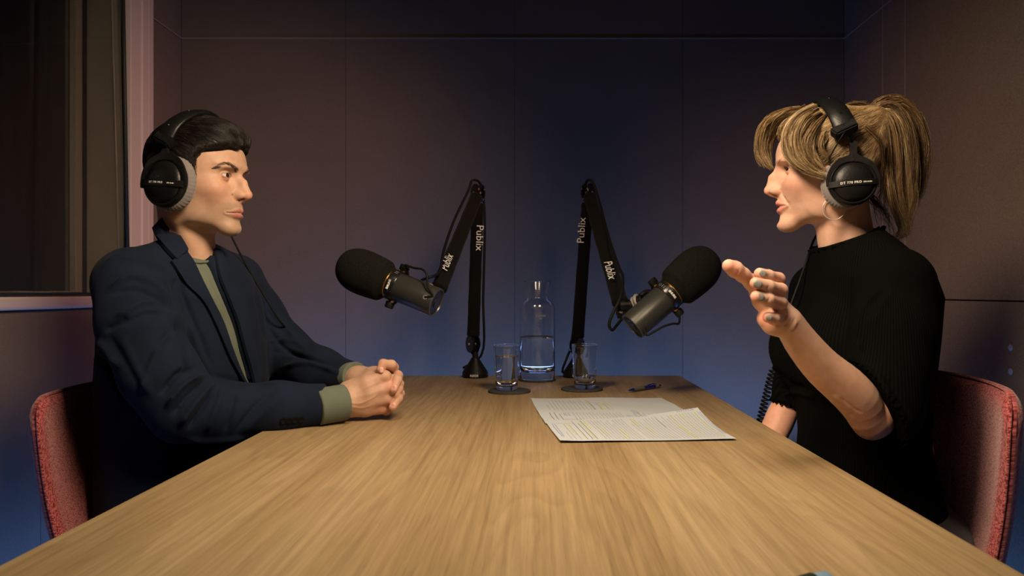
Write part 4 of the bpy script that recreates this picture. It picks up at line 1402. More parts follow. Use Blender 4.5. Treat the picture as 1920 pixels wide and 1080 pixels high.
        if sy == near:
            rt = fw * (-near)         # reading direction as the viewer sees it
            rt = np.cross(upv, out)
            zf = lambda a, a0=0.0: 0.0256 - 0.0105 * min(1.0, abs(a - a0) / (0.050 * cs)) ** 2.6
            text('lettering', 'DT 770 PRO', 0.0072 * cs * ts, c1 - rt * 0.007 + upv * -0.0035, rt, upv, 'print', shell, bold=0.00010, sx=1.0, spacing=1.15, zf=lambda a: zf(a, 0.007 * cs))
            text('lettering', '250 OHM', 0.0028, c1 + rt * 0.0255 + upv * -0.0038, rt, upv, 'print', shell, bold=0.0001, sx=1.2, zf=lambda a: zf(a, -0.0255 * cs))
        fw, upv = fwk, upk
        # slider block
        q = h.wld((clampq[0], sy * clampq[1], clampq[2]))
        upb = h.wld((topq[0], sy * 0.062, 0.105)) - q; upb /= np.linalg.norm(upb)
        ob = h.dirw((0, sy, 0.35)); ob = ob - upb * np.dot(ob, upb); ob /= np.linalg.norm(ob)
        fb = np.cross(ob, upb)
        vs = []
        bm = bmesh.new()
        box_bm(bm, (-0.0215, -0.0105, -0.008), (0.0215, 0.0085, 0.0095))
        bmesh.ops.bevel(bm, geom=bm.edges[:], offset=0.0025, segments=2, affect='EDGES')
        for v_ in bm.verts:
            t3 = 1.0 - 0.12 * (0.010 - v_.co.y) / 0.02
            v_.co = Vector(q + fb * v_.co.x * t3 + upb * v_.co.y + ob * v_.co.z)
        me = bpy.data.meshes.new('slider_block'); bm.to_mesh(me); bm.free()
        obj('slider_block', me, 'plastic', root); sharp(me, 25)
        stem0 = c1 + upv * 0.080 + out * 0.006
        tube('slider_rod', [stem0, q], 0.0042, 'plastic', root, 10)
        if sy == near:
            r_ = np.cross(upb, ob)
            text('block_mark', 'Y', 0.0075, q + ob * 0.0097 + upb * 0.001, r_, upb, 'gloss', root, bold=0.0002, sx=1.7)
            text('block_mark', 'beyerdynamic', 0.0036, q + ob * 0.0097 - upb * 0.0062, r_, upb, 'gloss', root)
            # thin wire from block to cup
            if near > 0: tube('wire', catmull([q - upb * 0.008 + fw * 0.004, q - upb * 0.022 + fw * 0.020 + out * 0.004, c1 + upv * 0.055 + fw * 0.044 + out * 0.010, c1 + upv * 0.036 + fw * 0.044 + out * 0.006], 24), 0.0012, 'cable', root, 8)
    # padded band over the head
    ctl = []
    for (yy, zz, fr) in ((-1.0, 0, 0), (-0.93, 0.30, 0.22), (-0.74, 0.62, 0.50), (-0.42, 0.90, 0.80), (0, 1.0, 1.0), (0.42, 0.90, 0.80), (0.74, 0.62, 0.50), (0.93, 0.30, 0.22), (1.0, 0, 0)):
        ctl.append((clampq[0] + (topq[0] - clampq[0]) * fr, clampq[1] * yy, clampq[2] + 0.006 + (topq[1] - clampq[2] - 0.006) * zz))
    ctl = catmull(h.wld(np.array(ctl)), 70)
    d = np.gradient(ctl, axis=0); d /= np.linalg.norm(d, axis=1)[:, None]
    fw = h.dirw((1, 0, 0))
    vs, fs = [], []
    NS = 20
    for i, c in enumerate(ctl):
        a_ = fw - d[i] * np.dot(fw, d[i]); a_ /= np.linalg.norm(a_)
        b_ = np.cross(d[i], a_)
        if np.dot(b_, c - h.o) < 0: b_ = -b_
        e = min(1.0, min(i, 69 - i) / 3.0 + 0.75)
        for j in range(NS):
            t_ = TAU * j / NS
            cc, ss = math.cos(t_), math.sin(t_)
            x_ = 0.0180 * math.copysign(abs(cc) ** 0.55, cc) * e
            y_ = 0.0062 * math.copysign(abs(ss) ** 0.7, ss) * e
            y_ -= 0.0016 * (abs(cc) > 0.55) * (ss > 0)
            vs.append(c + a_ * x_ + b_ * y_)
    for i in range(69):
        for j in range(NS):
            fs.append((i * NS + j, i * NS + (j + 1) % NS, (i + 1) * NS + (j + 1) % NS, (i + 1) * NS + j))
    fs.append(tuple(range(NS))); fs.append(tuple(69 * NS + j for j in range(NS)))
    hb = obj('headband', mesh(vs, fs, 'headband'), 'leather', root)
    for i in (9, 24, 45, 60):
        b_ = ctl[i] - h.wld((topq[0], 0, 0.03)); b_ /= np.linalg.norm(b_)
        lathe('snap', [(0, 0), (0.0026, 0), (0.0020, 0.0012), (0, 0.0016)], 'gloss', hb, ctl[i] + b_ * 0.0060, b_, n=14)
    tube('cable', catmull(cable_pts, 50), 0.0021, 'cable', root, 8)
    if coil is not None:
        a = catmull(coil, 900)
        d = np.gradient(a, axis=0); d /= np.linalg.norm(d, axis=1)[:, None]
        u = np.cross(d, (0, 1, 0)); u /= np.linalg.norm(u, axis=1)[:, None]
        v = np.cross(d, u)
        L = np.concatenate([[0], np.cumsum(np.linalg.norm(np.diff(a, axis=0), axis=1))])
        t_ = L / 0.0077 * TAU
        env = np.clip(np.minimum(L, L[-1] - L) / 0.012, 0, 1)
        a = a + (u * np.cos(t_)[:, None] + v * np.sin(t_)[:, None]) * 0.0062 * env[:, None]
        tube('coiled_cable', a, 0.0019, 'cable', root, 6)
    return root

# ================================================================== cloth and column shapes
class Frame:
    def __init__(s, o, fwd):
        f = np.array([fwd[0], fwd[1], 0.0]); f /= np.linalg.norm(f)
        s.o = np.array(o); s.R = np.stack([f, [-f[1], f[0], 0], [0, 0, 1.0]])
    def loc(s, p): return ((p - s.o) @ s.R.T).astype(f32)
    def wld(s, q): return np.asarray(q) @ s.R + s.o

def column(q, tab, ztop, zbot, k=0.02, n=2.3):
    t = np.array(tab, float)[::-1]
    z = q[..., 2]
    a = np.interp(z, t[:, 0], t[:, 1]).astype(f32); b = np.interp(z, t[:, 0], t[:, 2]).astype(f32); cx = np.interp(z, t[:, 0], t[:, 3]).astype(f32)
    r = ((np.abs(q[..., 0] - cx) / a) ** n + (np.abs(q[..., 1]) / b) ** n) ** (1 / n)
    d = (r - 1) * np.minimum(a, b) * 0.9
    d = smax(d, z - ztop, k)
    return smax(d, zbot - z, k)

def march(F, px, py, y0=0.9, y1=2.1):
    """first surface point on a sight line"""
    Y = np.linspace(y0, y1, 600)
    p = np.stack([(px - 1003) / FPX * Y, Y, EYE - (py - 547) / FPX * Y], 1)
    f = F(p.astype(f32))
    i = np.nonzero(f < 0)[0]
    return p[i[0]] if len(i) else None

def bvh_of(v, q):
    return BVHTree.FromPolygons([tuple(x) for x in v], [tuple(int(k) for k in x) for x in q])

def ray(bv, px, py):
    o = Vector((0, 0, EYE)); d = Vector(P(px, py, 1.0)) - o; d.normalize()
    h = bv.ray_cast(o, d)
    return h[0], h[1]

def drape(name, A, B, bv, m, parent, off=0.005, thick=0.004, nu=8, nv=40, bulge=0.0):
    """cloth strip between two edge lines that lies on a body surface"""
    A = catmull([(a, b, 0) for a, b in A], nv + 1); B = catmull([(a, b, 0) for a, b in B], nv + 1)
    top = []
    last = None
    for j in range(nv + 1):
        row = []
        for i in range(nu + 1):
            u = i / nu
            p = A[j] * (1 - u) + B[j] * u
            c, n = ray(bv, p[0], p[1])
            if c is None:
                row.append(None); continue
            n = np.array(n); c = np.array(c)
            e = min(u, 1 - u)
            row.append((c, n, off + bulge * math.sin(PI * u)))
        top.append(row)
    # fill misses from neighbours
    for j in range(nv + 1):
        for i in range(nu + 1):
            if top[j][i] is None:
                best = None
                for dj in range(-nv, nv + 1):
                    for di in range(-nu, nu + 1):
                        jj, ii = j + dj, i + di
                        if 0 <= jj <= nv and 0 <= ii <= nu and top[jj][ii] is not None and not (len(top[jj][ii]) > 3):
                            s_ = abs(dj) + abs(di)
                            if best is None or s_ < best[0]: best = (s_, top[jj][ii])
                if best is None: return None
                u = i / nu; p = A[j] * (1 - u) + B[j] * u
                c = P(p[0], p[1], best[1][0][1]); top[j][i] = (c, best[1][1], best[1][2], 1)
    d = np.array([[r[0][1] for r in row] for row in top])
    n = np.array([[r[1] for r in row] for row in top]); c = np.array([[r[0] for r in row] for row in top])
    o_ = np.array([[r[2] for r in row] for row in top])
    # calm the depth so that the strip does not follow every small fold
    for _ in range(3):
        n[1:-1] = (n[:-2] + n[1:-1] * 2 + n[2:]) / 4
    n /= np.linalg.norm(n, axis=2)[..., None]
    up_ = c + n * o_[..., None]; dn = c + n * (o_ - thick)[..., None]
    vs = np.concatenate([up_.reshape(-1, 3), dn.reshape(-1, 3)])
    N = (nu + 1) * (nv + 1)
    fs = []
    for s in (0, 1):
        for j in range(nv):
            for i in range(nu):
                a = [s * N + j * (nu + 1) + i, s * N + j * (nu + 1) + i + 1, s * N + (j + 1) * (nu + 1) + i + 1, s * N + (j + 1) * (nu + 1) + i]
                fs.append(a if s else a[::-1])
    for j in range(nv):
        for i in (0, nu):
            a = j * (nu + 1) + i; b = a + nu + 1
            fs.append((a, b, b + N, a + N))
    for i in range(nu):
        for j in (0, nv):
            a = j * (nu + 1) + i; b = a + 1
            fs.append((a, b, b + N, a + N))
    me = mesh(vs, fs, name)
    bm = bmesh.new(); bm.from_mesh(me); bmesh.ops.recalc_face_normals(bm, faces=bm.faces); bm.to_mesh(me); bm.free()
    o = obj(name, me, m, parent)
    sharp(me, 50)
    return o

def nail(c, out, along, m, parent, w_=0.0048, l_=0.0062, t=0.0016):
    out = unit(out); along = np.array(along, float); along -= out * np.dot(along, out); along = unit(along)
    sd = np.cross(along, out)
    vs, fs = [], []
    K = 12
    vs.append(np.array(c) + out * t)
    for r_ in (0.5, 0.85, 1.0):
        for i in range(K * 2):
            a = TAU * i / (K * 2)
            ca, sa = math.cos(a), math.sin(a)
            ca = math.copysign(abs(ca) ** 0.75, ca); sa = math.copysign(abs(sa) ** 0.75, sa)
            vs.append(np.array(c) + along * l_ * ca * r_ + sd * w_ * sa * r_ + out * (t * (1 - (r_ * sa) ** 2 * 0.9 - 0.15 * r_) - (0.0012 if r_ == 1.0 else 0)))
    n2 = K * 2
    for i in range(n2):
        fs.append((0, 1 + i, 1 + (i + 1) % n2))
        for k in (0, 1):
            fs.append((1 + k * n2 + i, 1 + (k + 1) * n2 + i, 1 + (k + 1) * n2 + (i + 1) % n2, 1 + k * n2 + (i + 1) % n2))
    me = mesh(vs, fs, 'fingernail')
    bm = bmesh.new(); bm.from_mesh(me); bmesh.ops.recalc_face_normals(bm, faces=bm.faces); bm.to_mesh(me); bm.free()
    return obj('fingernail', me, m, parent)

def cat(parts):
    vs, qs, n = [], [], 0
    for v, q in parts:
        vs.append(v); qs.append(q + n); n += len(v)
    return np.concatenate(vs), np.concatenate(qs)

def legs(hip, fwd, side, kneeX, floor=0.0):
    """thighs under the table, shins down to the feet: list of chains"""
    out = []
    for s in (-1, 1):
        h = np.array(hip) + np.array(side) * 0.085 * s
        k = np.array(hip) + np.array(fwd) * 0.40 + np.array(side) * 0.12 * s + np.array([0, 0, 0.01])
        a = k + np.array(fwd) * 0.02 - np.array([0, 0, 0.43])
        out.append((h, k, a))
    return out
# ================================================================== the man
man = empty('person', (-0.70, 1.54, 0.0))
tag(man, 'man seated at the left with short dark hair, navy jacket, green sweater and clasped hands', 'person')
KM = dict(
    prof=([-.16, -.118, -.112, -.104, -.096, -.088, -.076, -.070, -.062, -.050, -.040, -.020, .0, .010, .020, .035, .055, .075, .10, .16],
          [.070, .077, .0815, .0838, .0838, .0835, .0880, .0890, .0920, .0925, .0885, .0835, .0815, .0860, .0905, .0905, .0885, .083, .07, .05]),
    wid=([-.16, -.118, -.105, -.09, -.075, -.055, -.035, -.015, .0, .02, .05, .10, .16],
         [.034, .040, .046, .052, .0565, .0605, .0640, .0665, .0670, .0690, .0715, .070, .06]),
    chinz=-.1165, chin=.0848, brow=.0905, jaw=.0470, eye=.0715, nose=.1148, nas=.0850, hump=.0012, lip=.0905, fold=0,
    lidu=.0050, lidl=.0036, nosez=-.0345,
    c_cheek=(.62, .28, .19), c_lip=(.40, .155, .125), c_brow=(.11, .062, .042), brow_a=0.85, rim=.5, stubble=(.30, .235, .165),
    browline=[(.0880, .0100, .0135), (.0880, .022, .0190), (.0780, .037, .0215), (.0620, .0500, .0120)])
HM = Head((-0.679, 1.50, 1.2165), math.radians(-6), 1.0, 1.0, 0.0, KM)
FM = Frame((-0.716, 1.545, 1.03), (0.985, -0.17))
nb = np.array([-0.712, 1.537, 1.035])
def neck_m(p):
    d = seg(p, HM.wld((-0.026, 0, -0.045)), nb, 0.050, 0.054)
    # tendon from behind the ear to the collar bone, and the larynx
    d = smin(d, seg(p, HM.wld((-0.02, -0.050, -0.075)), nb + (0.046, -0.022, -0.005), 0.009, 0.009), 0.016)
    return d
tabB = [(0.03, .045, .060, .01), (0, .060, .10, .0), (-.04, .080, .155, .0), (-.10, .100, .165, .0), (-.25, .100, .150, .0), (-.45, .105, .155, .0), (-.62, .10, .16, .0)]
def bodyM(p):
    q = FM.loc(p)
    return smin(neck_m(p), column(q, tabB, 0.01, -0.55, 0.03), 0.035)
def skinM(p):
    return smin(HM(p), bodyM(p), 0.022)
vh, qh = snet(skinM, (-0.84, 1.38, 1.01), (-0.53, 1.64, 1.36), 0.00125)
base_m = (.520, .330, .232)
ch = HM.paint(vh, base_m)

# clasped hands: right hand nearest, fingers of the left folded over it
wr = P(628, 757, 1.425)
fold_k = [P(722, 706, 1.452), P(732, 728, 1.450), P(728, 748, 1.452), P(716, 766, 1.458)]
def handsM(p):
    d = chain(p, [P(560, 760, 1.40), wr, P(652, 752, 1.432)], (.032, .0285, .0255), .01)
    # right hand: four long bones fanning out to the knuckles
    st = [P(655, 735, 1.440), P(655, 746, 1.436), P(655, 757, 1.438), P(655, 768, 1.443)]
    for a, b, r1 in zip(st, fold_k, (.0125, .0125, .0120, .0110)):
        d = smin(d, chain(p, [a, (a + b) / 2 + np.array([0, -.003, .001]), b], (.0155, .0150, r1), .006), .010)
    d = smin(d, chain(p, [P(650, 728, 1.450), P(690, 712, 1.462), P(716, 700, 1.470)], (.014, .0135, .0105), .006), .012)
    # knuckles and tendons
    for b in fold_k:
        d = smin(d, sph(p, b + np.array([-.001, -.004, .001]), .0090), .006)
    # its fingers dip between those of the other hand
    ends = [P(744, 716, 1.488), P(747, 735, 1.488), P(741, 752, 1.488), P(728, 767, 1.488)]
    for b, e in zip(fold_k, ends):
        d = smin(d, chain(p, [b, (b + e) / 2 + np.array([.004, 0, .0]), e], (.0095, .0088, .0080)), .003)
    d = smin(d, chain(p, [P(716, 766, 1.458), P(724, 771, 1.468), P(727, 768, 1.482)], (.0085, .0080, .0072)), .002)
    # left hand behind
    l = chain(p, [P(620, 725, 1.60), P(672, 712, 1.548), P(700, 712, 1.530)], (.030, .0270, .0260), .01)
    for (a, b) in ((P(700, 702, 1.525), P(730, 692, 1.503)), (P(702, 714, 1.525), P(741, 706, 1.505)), (P(702, 730, 1.525), P(742, 722, 1.505)), (P(702, 745, 1.525), P(741, 742, 1.503))):
        l = smin(l, seg(p, a, b, .0155, .0112), .008)
    d = np.minimum(d, l) if False else smin(d, l, .003)
    fing = [([P(731, 693, 1.500), P(738, 689, 1.478), P(734, 684, 1.462), P(718, 682, 1.452), P(713.5, 693, 1.446)], (.0105, .0098, .0092, .0088, .0080)),
            ([P(741, 706, 1.502), P(746, 704, 1.478), P(745, 712, 1.456), P(737.5, 731, 1.440)], (.0105, .0095, .0090, .0080)),
            ([P(743, 720, 1.502), P(748.5, 720, 1.482), P(747.5, 729, 1.462), P(742, 741, 1.452)], (.0100, .0090, .0085, .0076)),
            ([P(743, 737, 1.500), P(750, 738, 1.478), P(747, 747, 1.456), P(736, 764, 1.440)], (.0100, .0088, .0083, .0076))]
    for pts, rs in fing:
        d = smin(d, chain(p, pts, rs, .004), .0022)
    return d
vk, qk = snet(handsM, (-0.43, 1.385, 0.728), (-0.235, 1.60, 0.875), 0.00115)
vk[:, 2] = np.maximum(vk[:, 2], TZ + 0.0004)
pk = pix(vk)
ck_ = np.tile(np.array(base_m), (len(vk), 1))
for (cx0, cy0, rr, a) in ((716, 690, 12, .5), (740, 727, 13, .5), (738, 760, 13, .5), (726, 720, 12, .3), (716, 768, 12, .35), (744, 690, 10, .3)):
    e = a * np.exp(-(((pk[:, 0] - cx0) ** 2 + (pk[:, 1] - cy0) ** 2) / rr ** 2))[:, None]
    ck_ = ck_ * (1 - e) + np.array((.62, .25, .18)) * e
# veins and tendons on the back of the hand
vk = folds(vk, qk, [([(650, 752, 0), (672, 757, 0), (695, 748, 0), (712, 735, 0)], 2.2, .0008), ([(655, 762, 0), (680, 765, 0), (700, 758, 0)], 2.0, .0007),
                    ([(662, 738, 0), (690, 725, 0), (715, 714, 0)], 3, .0006), ([(668, 745, 0), (700, 737, 0), (724, 729, 0)], 3, .0005),
                    ([(740, 697, 0), (745, 703, 0)], 1.2, -.0006), ([(748, 716, 0), (752, 722, 0)], 1.2, -.0004)])
# legs and trunk (hidden by clothes)
LM = legs((-0.72, 1.545, 0.555), (1, -0.05, 0), (0, 1, 0), 0)
def legF(L, r=(.075, .055, .040)):
    def F(p):
        d = None
        for h, k, a in L:
            s_ = chain(p, [h, k, a], r, .02)
            d = s_ if d is None else smin(d, s_, .03)
        return d
    return F
lf = legF(LM)
vb, qb = snet(lambda p: smin(bodyM(p), lf(p), .04), (-1.0, 1.2, 0.05), (-0.15, 1.9, 1.03), 0.012)
V, Q = cat([(vh, qh), (vk, qk), (vb, qb)])
me = fast_mesh(V, Q, 'body')
set_col(me, np.concatenate([ch, ck_, np.tile(np.array(base_m), (len(vb), 1))]))
bodym = obj('body', me, 'skin_man', man)
for c, o_, al, s_ in ((P(715.2, 694, 1.4378), P(712, 694, 1.30) - P(716, 692, 1.446), (0, 0, -1), .95),
                  (P(739.5, 728, 1.4330), (-.30, -1, .15), (-.30, 0, -1), 1.0),
                  (P(737.5, 761, 1.4338), (-.30, -1, .15), (-.35, 0, -1), .95),
                  (P(724, 769, 1.4606), (-.2, -1, .1), (-.6, 0, -.6), .8)):
    nail(c, o_, al, 'nail_man', bodym, .0046 * s_, .0060 * s_, .0012)
eyes(HM, man, np.array([1.0, -0.16, 0.0]))
brows(HM, man, 'brow_man', 260)

# hair ------------------------------------------------------------
def zline(q, xs_, zs_):
    return np.interp(q[..., 0], xs_, zs_).astype(f32)
hx = [-.12, -.075, -.045, -.028, -.018, -.004, .012, .030, .036, .041, .050, .060, .074, .090, .12]
hz_ = [-.095, -.095, -.082, -.030, -.010, -.018, -.022, -.020, -.012, .030, .043, .046, .050, .056, .060]
def hairM_l(q):
    th = 0.0035 + 0.0075 * np.clip((q[..., 2] - 0.0) / 0.07, 0, 1) * np.clip((q[..., 0] + .07) / .08, .25, 1)
    d = (HM.base(q) - th).astype(f32)
    d = smin(d, ell(q, (0.042, -0.004, 0.088), (0.046, 0.054, 0.025)), 0.022)
    d = smin(d, ell(q, (0.077, 0.018, 0.083), (0.0150, 0.032, 0.0120)), 0.014)
    z = zline(q, hx, hz_) + 0.010 * np.clip((q[..., 1] + .02) / .03, 0, 1)
    cut = (z - q[..., 2]) * 0.75
    d = smax(d, cut.astype(f32), 0.009)
    return d
def hairM(p):
    q = HM.loc(p)
    a = q[..., 1] * 210 + q[..., 2] * 60 + 3 * np.sin(q[..., 0] * 40)
    return hairM_l(q) + 0.0009 * np.sin(a) * 0.6
vhr, qhr = snet(hairM, (-0.81, 1.39, 1.10), (-0.555, 1.61, 1.36), 0.0022)
me = fast_mesh(vhr, qhr, 'hair'); at = me.attributes.new('Tone', 'FLOAT', 'POINT')
at.data.foreach_set('value', np.full(len(vhr), 0.12, np.float32))
hairm = obj('hair', me, 'hair_man', man)
def comb(F, starts, flow, steps, ln, lift, wob_):
    p = starts.copy()
    path = [p.copy()]
    ph = rng.random((len(p), 3)) * TAU
    bias = rng.normal(size=(len(p), 3)) * wob_
    g, _ = gradF(F, p)
    for s_ in range(steps):
        d = flow(p) + bias
        d -= g * np.einsum('ij,ij->i', d, g)[:, None]
        d /= np.linalg.norm(d, axis=1)[:, None] + 1e-9
        p = p + d * (ln / steps)[:, None]
        g, dd = gradF(F, p)
        tgt = lift * (0.4 + 0.6 * math.sin(PI * min(1, (s_ + 1) / steps * 0.75)))
        p = p + g * (tgt - dd)[:, None] * 0.8
        path.append(p.copy())
    return np.stack(path, 1)
nh = normals_of(vhr, qhr)
lq = HM.loc(vhr)
ok = np.nonzero((np.linalg.norm(lq - np.array([-.01, 0, .02]), axis=1) > 0.06) & (np.abs(hairM(vhr.astype(f32))) < .001) & (lq[:, 2] > -.09))[0]
pick = rng.choice(ok, 17000)
st = vhr[pick]
def flowM(p):
    q = HM.loc(p).astype(float)
    top = np.clip((q[:, 2] - 0.045) / 0.04, 0, 1)
    fwd = np.stack([np.full(len(q), 0.9), -0.35 * np.sign(q[:, 1] - 0.03) * (0.5 + np.abs(q[:, 1]) * 8), -0.30 - 0.0 * q[:, 0]], 1)
    wave = 0.5 * np.sin(q[:, 0] * 75 + q[:, 1] * 40)
    fwd[:, 2] += wave * 0.4
    side = np.stack([0.55 + 0.9 * np.clip(q[:, 2] / .06, -.6, 1), 0 * q[:, 0], -0.95 + 0 * q[:, 0]], 1)
    side[:, 0] = np.where(q[:, 0] < -0.03, 0.10, side[:, 0])
    d = fwd * top[:, None] + side * (1 - top)[:, None]
    return d @ HM.R
ln = 0.016 + 0.020 * np.clip((lq[pick, 2] - 0.02) / 0.06, 0, 1)
ln *= 0.7 + 0.6 * rng.random(len(ln))
paths = comb(hairM, st, flowM, 7, ln, 0.0034, 0.20)
tone = np.clip(0.50 + 0.30 * rng.normal(size=len(st)), 0, 1)
obj('hair_strands', strands_mesh(paths, 0.00032, 0.00012, tone), 'hair_man', hairm)

# sweater ---------------------------------------------------------
Nsh = P(243, 532, 1.37); Fsh = P(446, 530, 1.70)
tabJ = [(0.05, .060, .075, .006), (0.02, .085, .115, .002), (-.01, .105, .150, .0), (-.05, .120, .172, .0), (-.12, .132, .188, -.002), (-.22, .138, .190, -.004), (-.34, .138, .186, -.004), (-.45, .145, .188, .0), (-.62, .150, .195, .005)]
tabS = [(z, a - .011, b - .011, c) for z, a, b, c in tabJ]
nk_n = unit((0.80, -0.12, 0.60)); 
def sweaterM(p):
    q = FM.loc(p)
    d = column(q, tabS, 0.035, -0.50, 0.035)
    d = smin(d, seg(p, nb + (0, 0, .03), nb + (0.0, 0, -.02), .054, .062), .02)
    # neckline plane, lower in front
    c = P(380, 491, 1.455)
    pl = (p - c.astype(f32)) @ unit((0.30, -0.05, 0.95)).astype(f32)
    return smax(d, pl, .004)
cuffN0 = P(612, 760, 1.405); cuffN1 = P(646, 754, 1.428)
def cuffsM(p):
    a = unit(cuffN1 - cuffN0)
    d = seg(p, cuffN0 - a * .03, cuffN1 + a * .03, .0345, .0345)
    d = smax(d, (p - cuffN1.astype(f32)) @ a.astype(f32), .002)
    d = smax(d, ((cuffN0 - a * .02).astype(f32) - p) @ a.astype(f32), .002)
    d = smax(d, -seg(p, cuffN0, cuffN1 + a * .03, .0285, .0285), .002)
    b0 = P(640, 712, 1.585); b1 = P(668, 708, 1.552); b = unit(b1 - b0)
    e = seg(p, b0 - b * .03, b1 + b * .03, .0335, .0335)
    e = smax(e, (p - b1.astype(f32)) @ b.astype(f32), .002)
    e = smax(e, ((b0 - b * .02).astype(f32) - p) @ b.astype(f32), .002)
    return np.minimum(d, e)
vs1, qs1 = snet(sweaterM, (-0.90, 1.30, 0.60), (-0.52, 1.80, 1.14), 0.004)
vs1 = folds(vs1, qs1, [([(372, 500, 0), (395, 560, 0), (425, 640, 0), (440, 700, 0)], 3.5, -.0035), ([(385, 520, 0), (405, 570, 0), (420, 600, 0)], 5, .004),
                       ([(400, 545, 0), (425, 600, 0), (445, 660, 0)], 4, .003), ([(420, 620, 0), (440, 690, 0), (450, 725, 0)], 4, .003)])
vs2, qs2 = snet(cuffsM, (-0.47, 1.33, 0.70), (-0.28, 1.65, 0.88), 0.0022)
vs2[:, 2] = np.maximum(vs2[:, 2], TZ + 0.0006)
V, Q = cat([(vs1, qs1), (vs2, qs2)])
sw = obj('sweater', fast_mesh(V, Q, 'sweater'), 'sweater', man)
# rolled neckline
npts = []
for px in range(354, 397, 3):
    c = march(sweaterM, px, 493 + 2.0 * math.sin(PI * (px - 354) / 42))
    if c is not None:
        npts.append(c + np.array([0.001, -0.002, 0.0035]))
if len(npts) > 3:
    tube('neckband', catmull(npts, 40), 0.0030, 'sweater', sw, 8)
tube('cuff_hem', ring_pts(cuffN1 - unit(cuffN1 - cuffN0) * .002, (0, 1, 0), np.cross(unit(cuffN1 - cuffN0), (0, 1, 0)), .0338, .0330), .0016, 'sweater', sw, 6, closed=True)

# jacket ----------------------------------------------------------
near_arm = [Nsh, P(262, 610, 1.335), P(298, 700, 1.315), P(345, 765, 1.32), P(430, 771, 1.35), P(520, 764, 1.378), P(640, 757, 1.424)]
near_r = (.0640, .0645, .0600, .0560, .0475, .0430, .0390)
far_arm = [Fsh, P(480, 592, 1.735), P(530, 662, 1.72), P(600, 700, 1.64), P(672, 716, 1.555)]
far_r = (.0580, .0580, .0600, .0510, .0365)
cut_near = P(611, 760, 1.404); cut_near_n = unit((1.0, 0.12, 0.06))
cut_far = P(664, 706, 1.562); cut_far_n = unit((0.8, -0.60, 0.0))
Vl = [(352, 462), (361, 492), (374, 520), (389, 552), (414, 602), (432, 654), (448, 696), (461, 724)]
Vr = [(393, 470), (398, 492), (409, 520), (424, 556), (442, 602), (456, 654), (468, 696), (474, 724)]
def jack0(p):
    q = FM.loc(p)
    d = column(q, tabJ, 0.055, -0.56, 0.045)
    # shoulders fall from the neck to the sleeve heads
    d = smin(d, seg(p, nb + np.array([-.005, -.045, .012]), Nsh + np.array([.0, .015, .010]), .050, .056), .035)
    d = smin(d, seg(p, nb + np.array([-.005, .045, .012]), Fsh + np.array([.0, -.015, .010]), .050, .054), .035)
    return d
def openlr():
    L, R_ = [], []
    for src, out in ((Vl, L), (Vr, R_)):
        for px, py in src:
            c = march(jack0, px, py)
            if c is not None:
                out.append(FM.loc(c[None])[0].astype(float))
    return np.array(L), np.array(R_)
oL, oR = openlr()
oL = oL[np.argsort(oL[:, 2])]; oR = oR[np.argsort(oR[:, 2])]
def jack_trunk(p):
    d = jack0(p)
    q = FM.loc(p)
    z = q[..., 2]
    yl = np.interp(z, oL[:, 2], oL[:, 1]); yr = np.interp(z, oR[:, 2], oR[:, 1])
    zb = min(oL[0, 2], oR[0, 2])
    op = np.maximum(np.maximum(np.minimum(yl, yr) - q[..., 1], q[..., 1] - np.maximum(yl, yr)), -q[..., 0] + 0.02)
    op = np.maximum(op, zb - z).astype(f32)
    d = smax(d, -op, .005)
    # room for the neck
    d = smax(d, -seg(p, nb + np.array([0.006, 0, -.02]), nb + np.array([0.010, 0, .12]), .056, .061), .008)
    return d
def sleeves(p):
    a = chain(p, near_arm, near_r, .03)
    a = smax(a, (p - cut_near.astype(f32)) @ cut_near_n.astype(f32), .002)
    b = chain(p, far_arm, far_r, .03)
    b = smax(b, (p - cut_far.astype(f32)) @ cut_far_n.astype(f32), .002)
    return smin(a, b, .001)
def jacketM(p):
    return smin(jack_trunk(p), sleeves(p), .014)
vj, qj = snet(jacketM, (-0.95, 1.22, 0.44), (-0.34, 1.84, 1.14), 0.0036)
vj = relax(vj, qj, 1, 0.4)
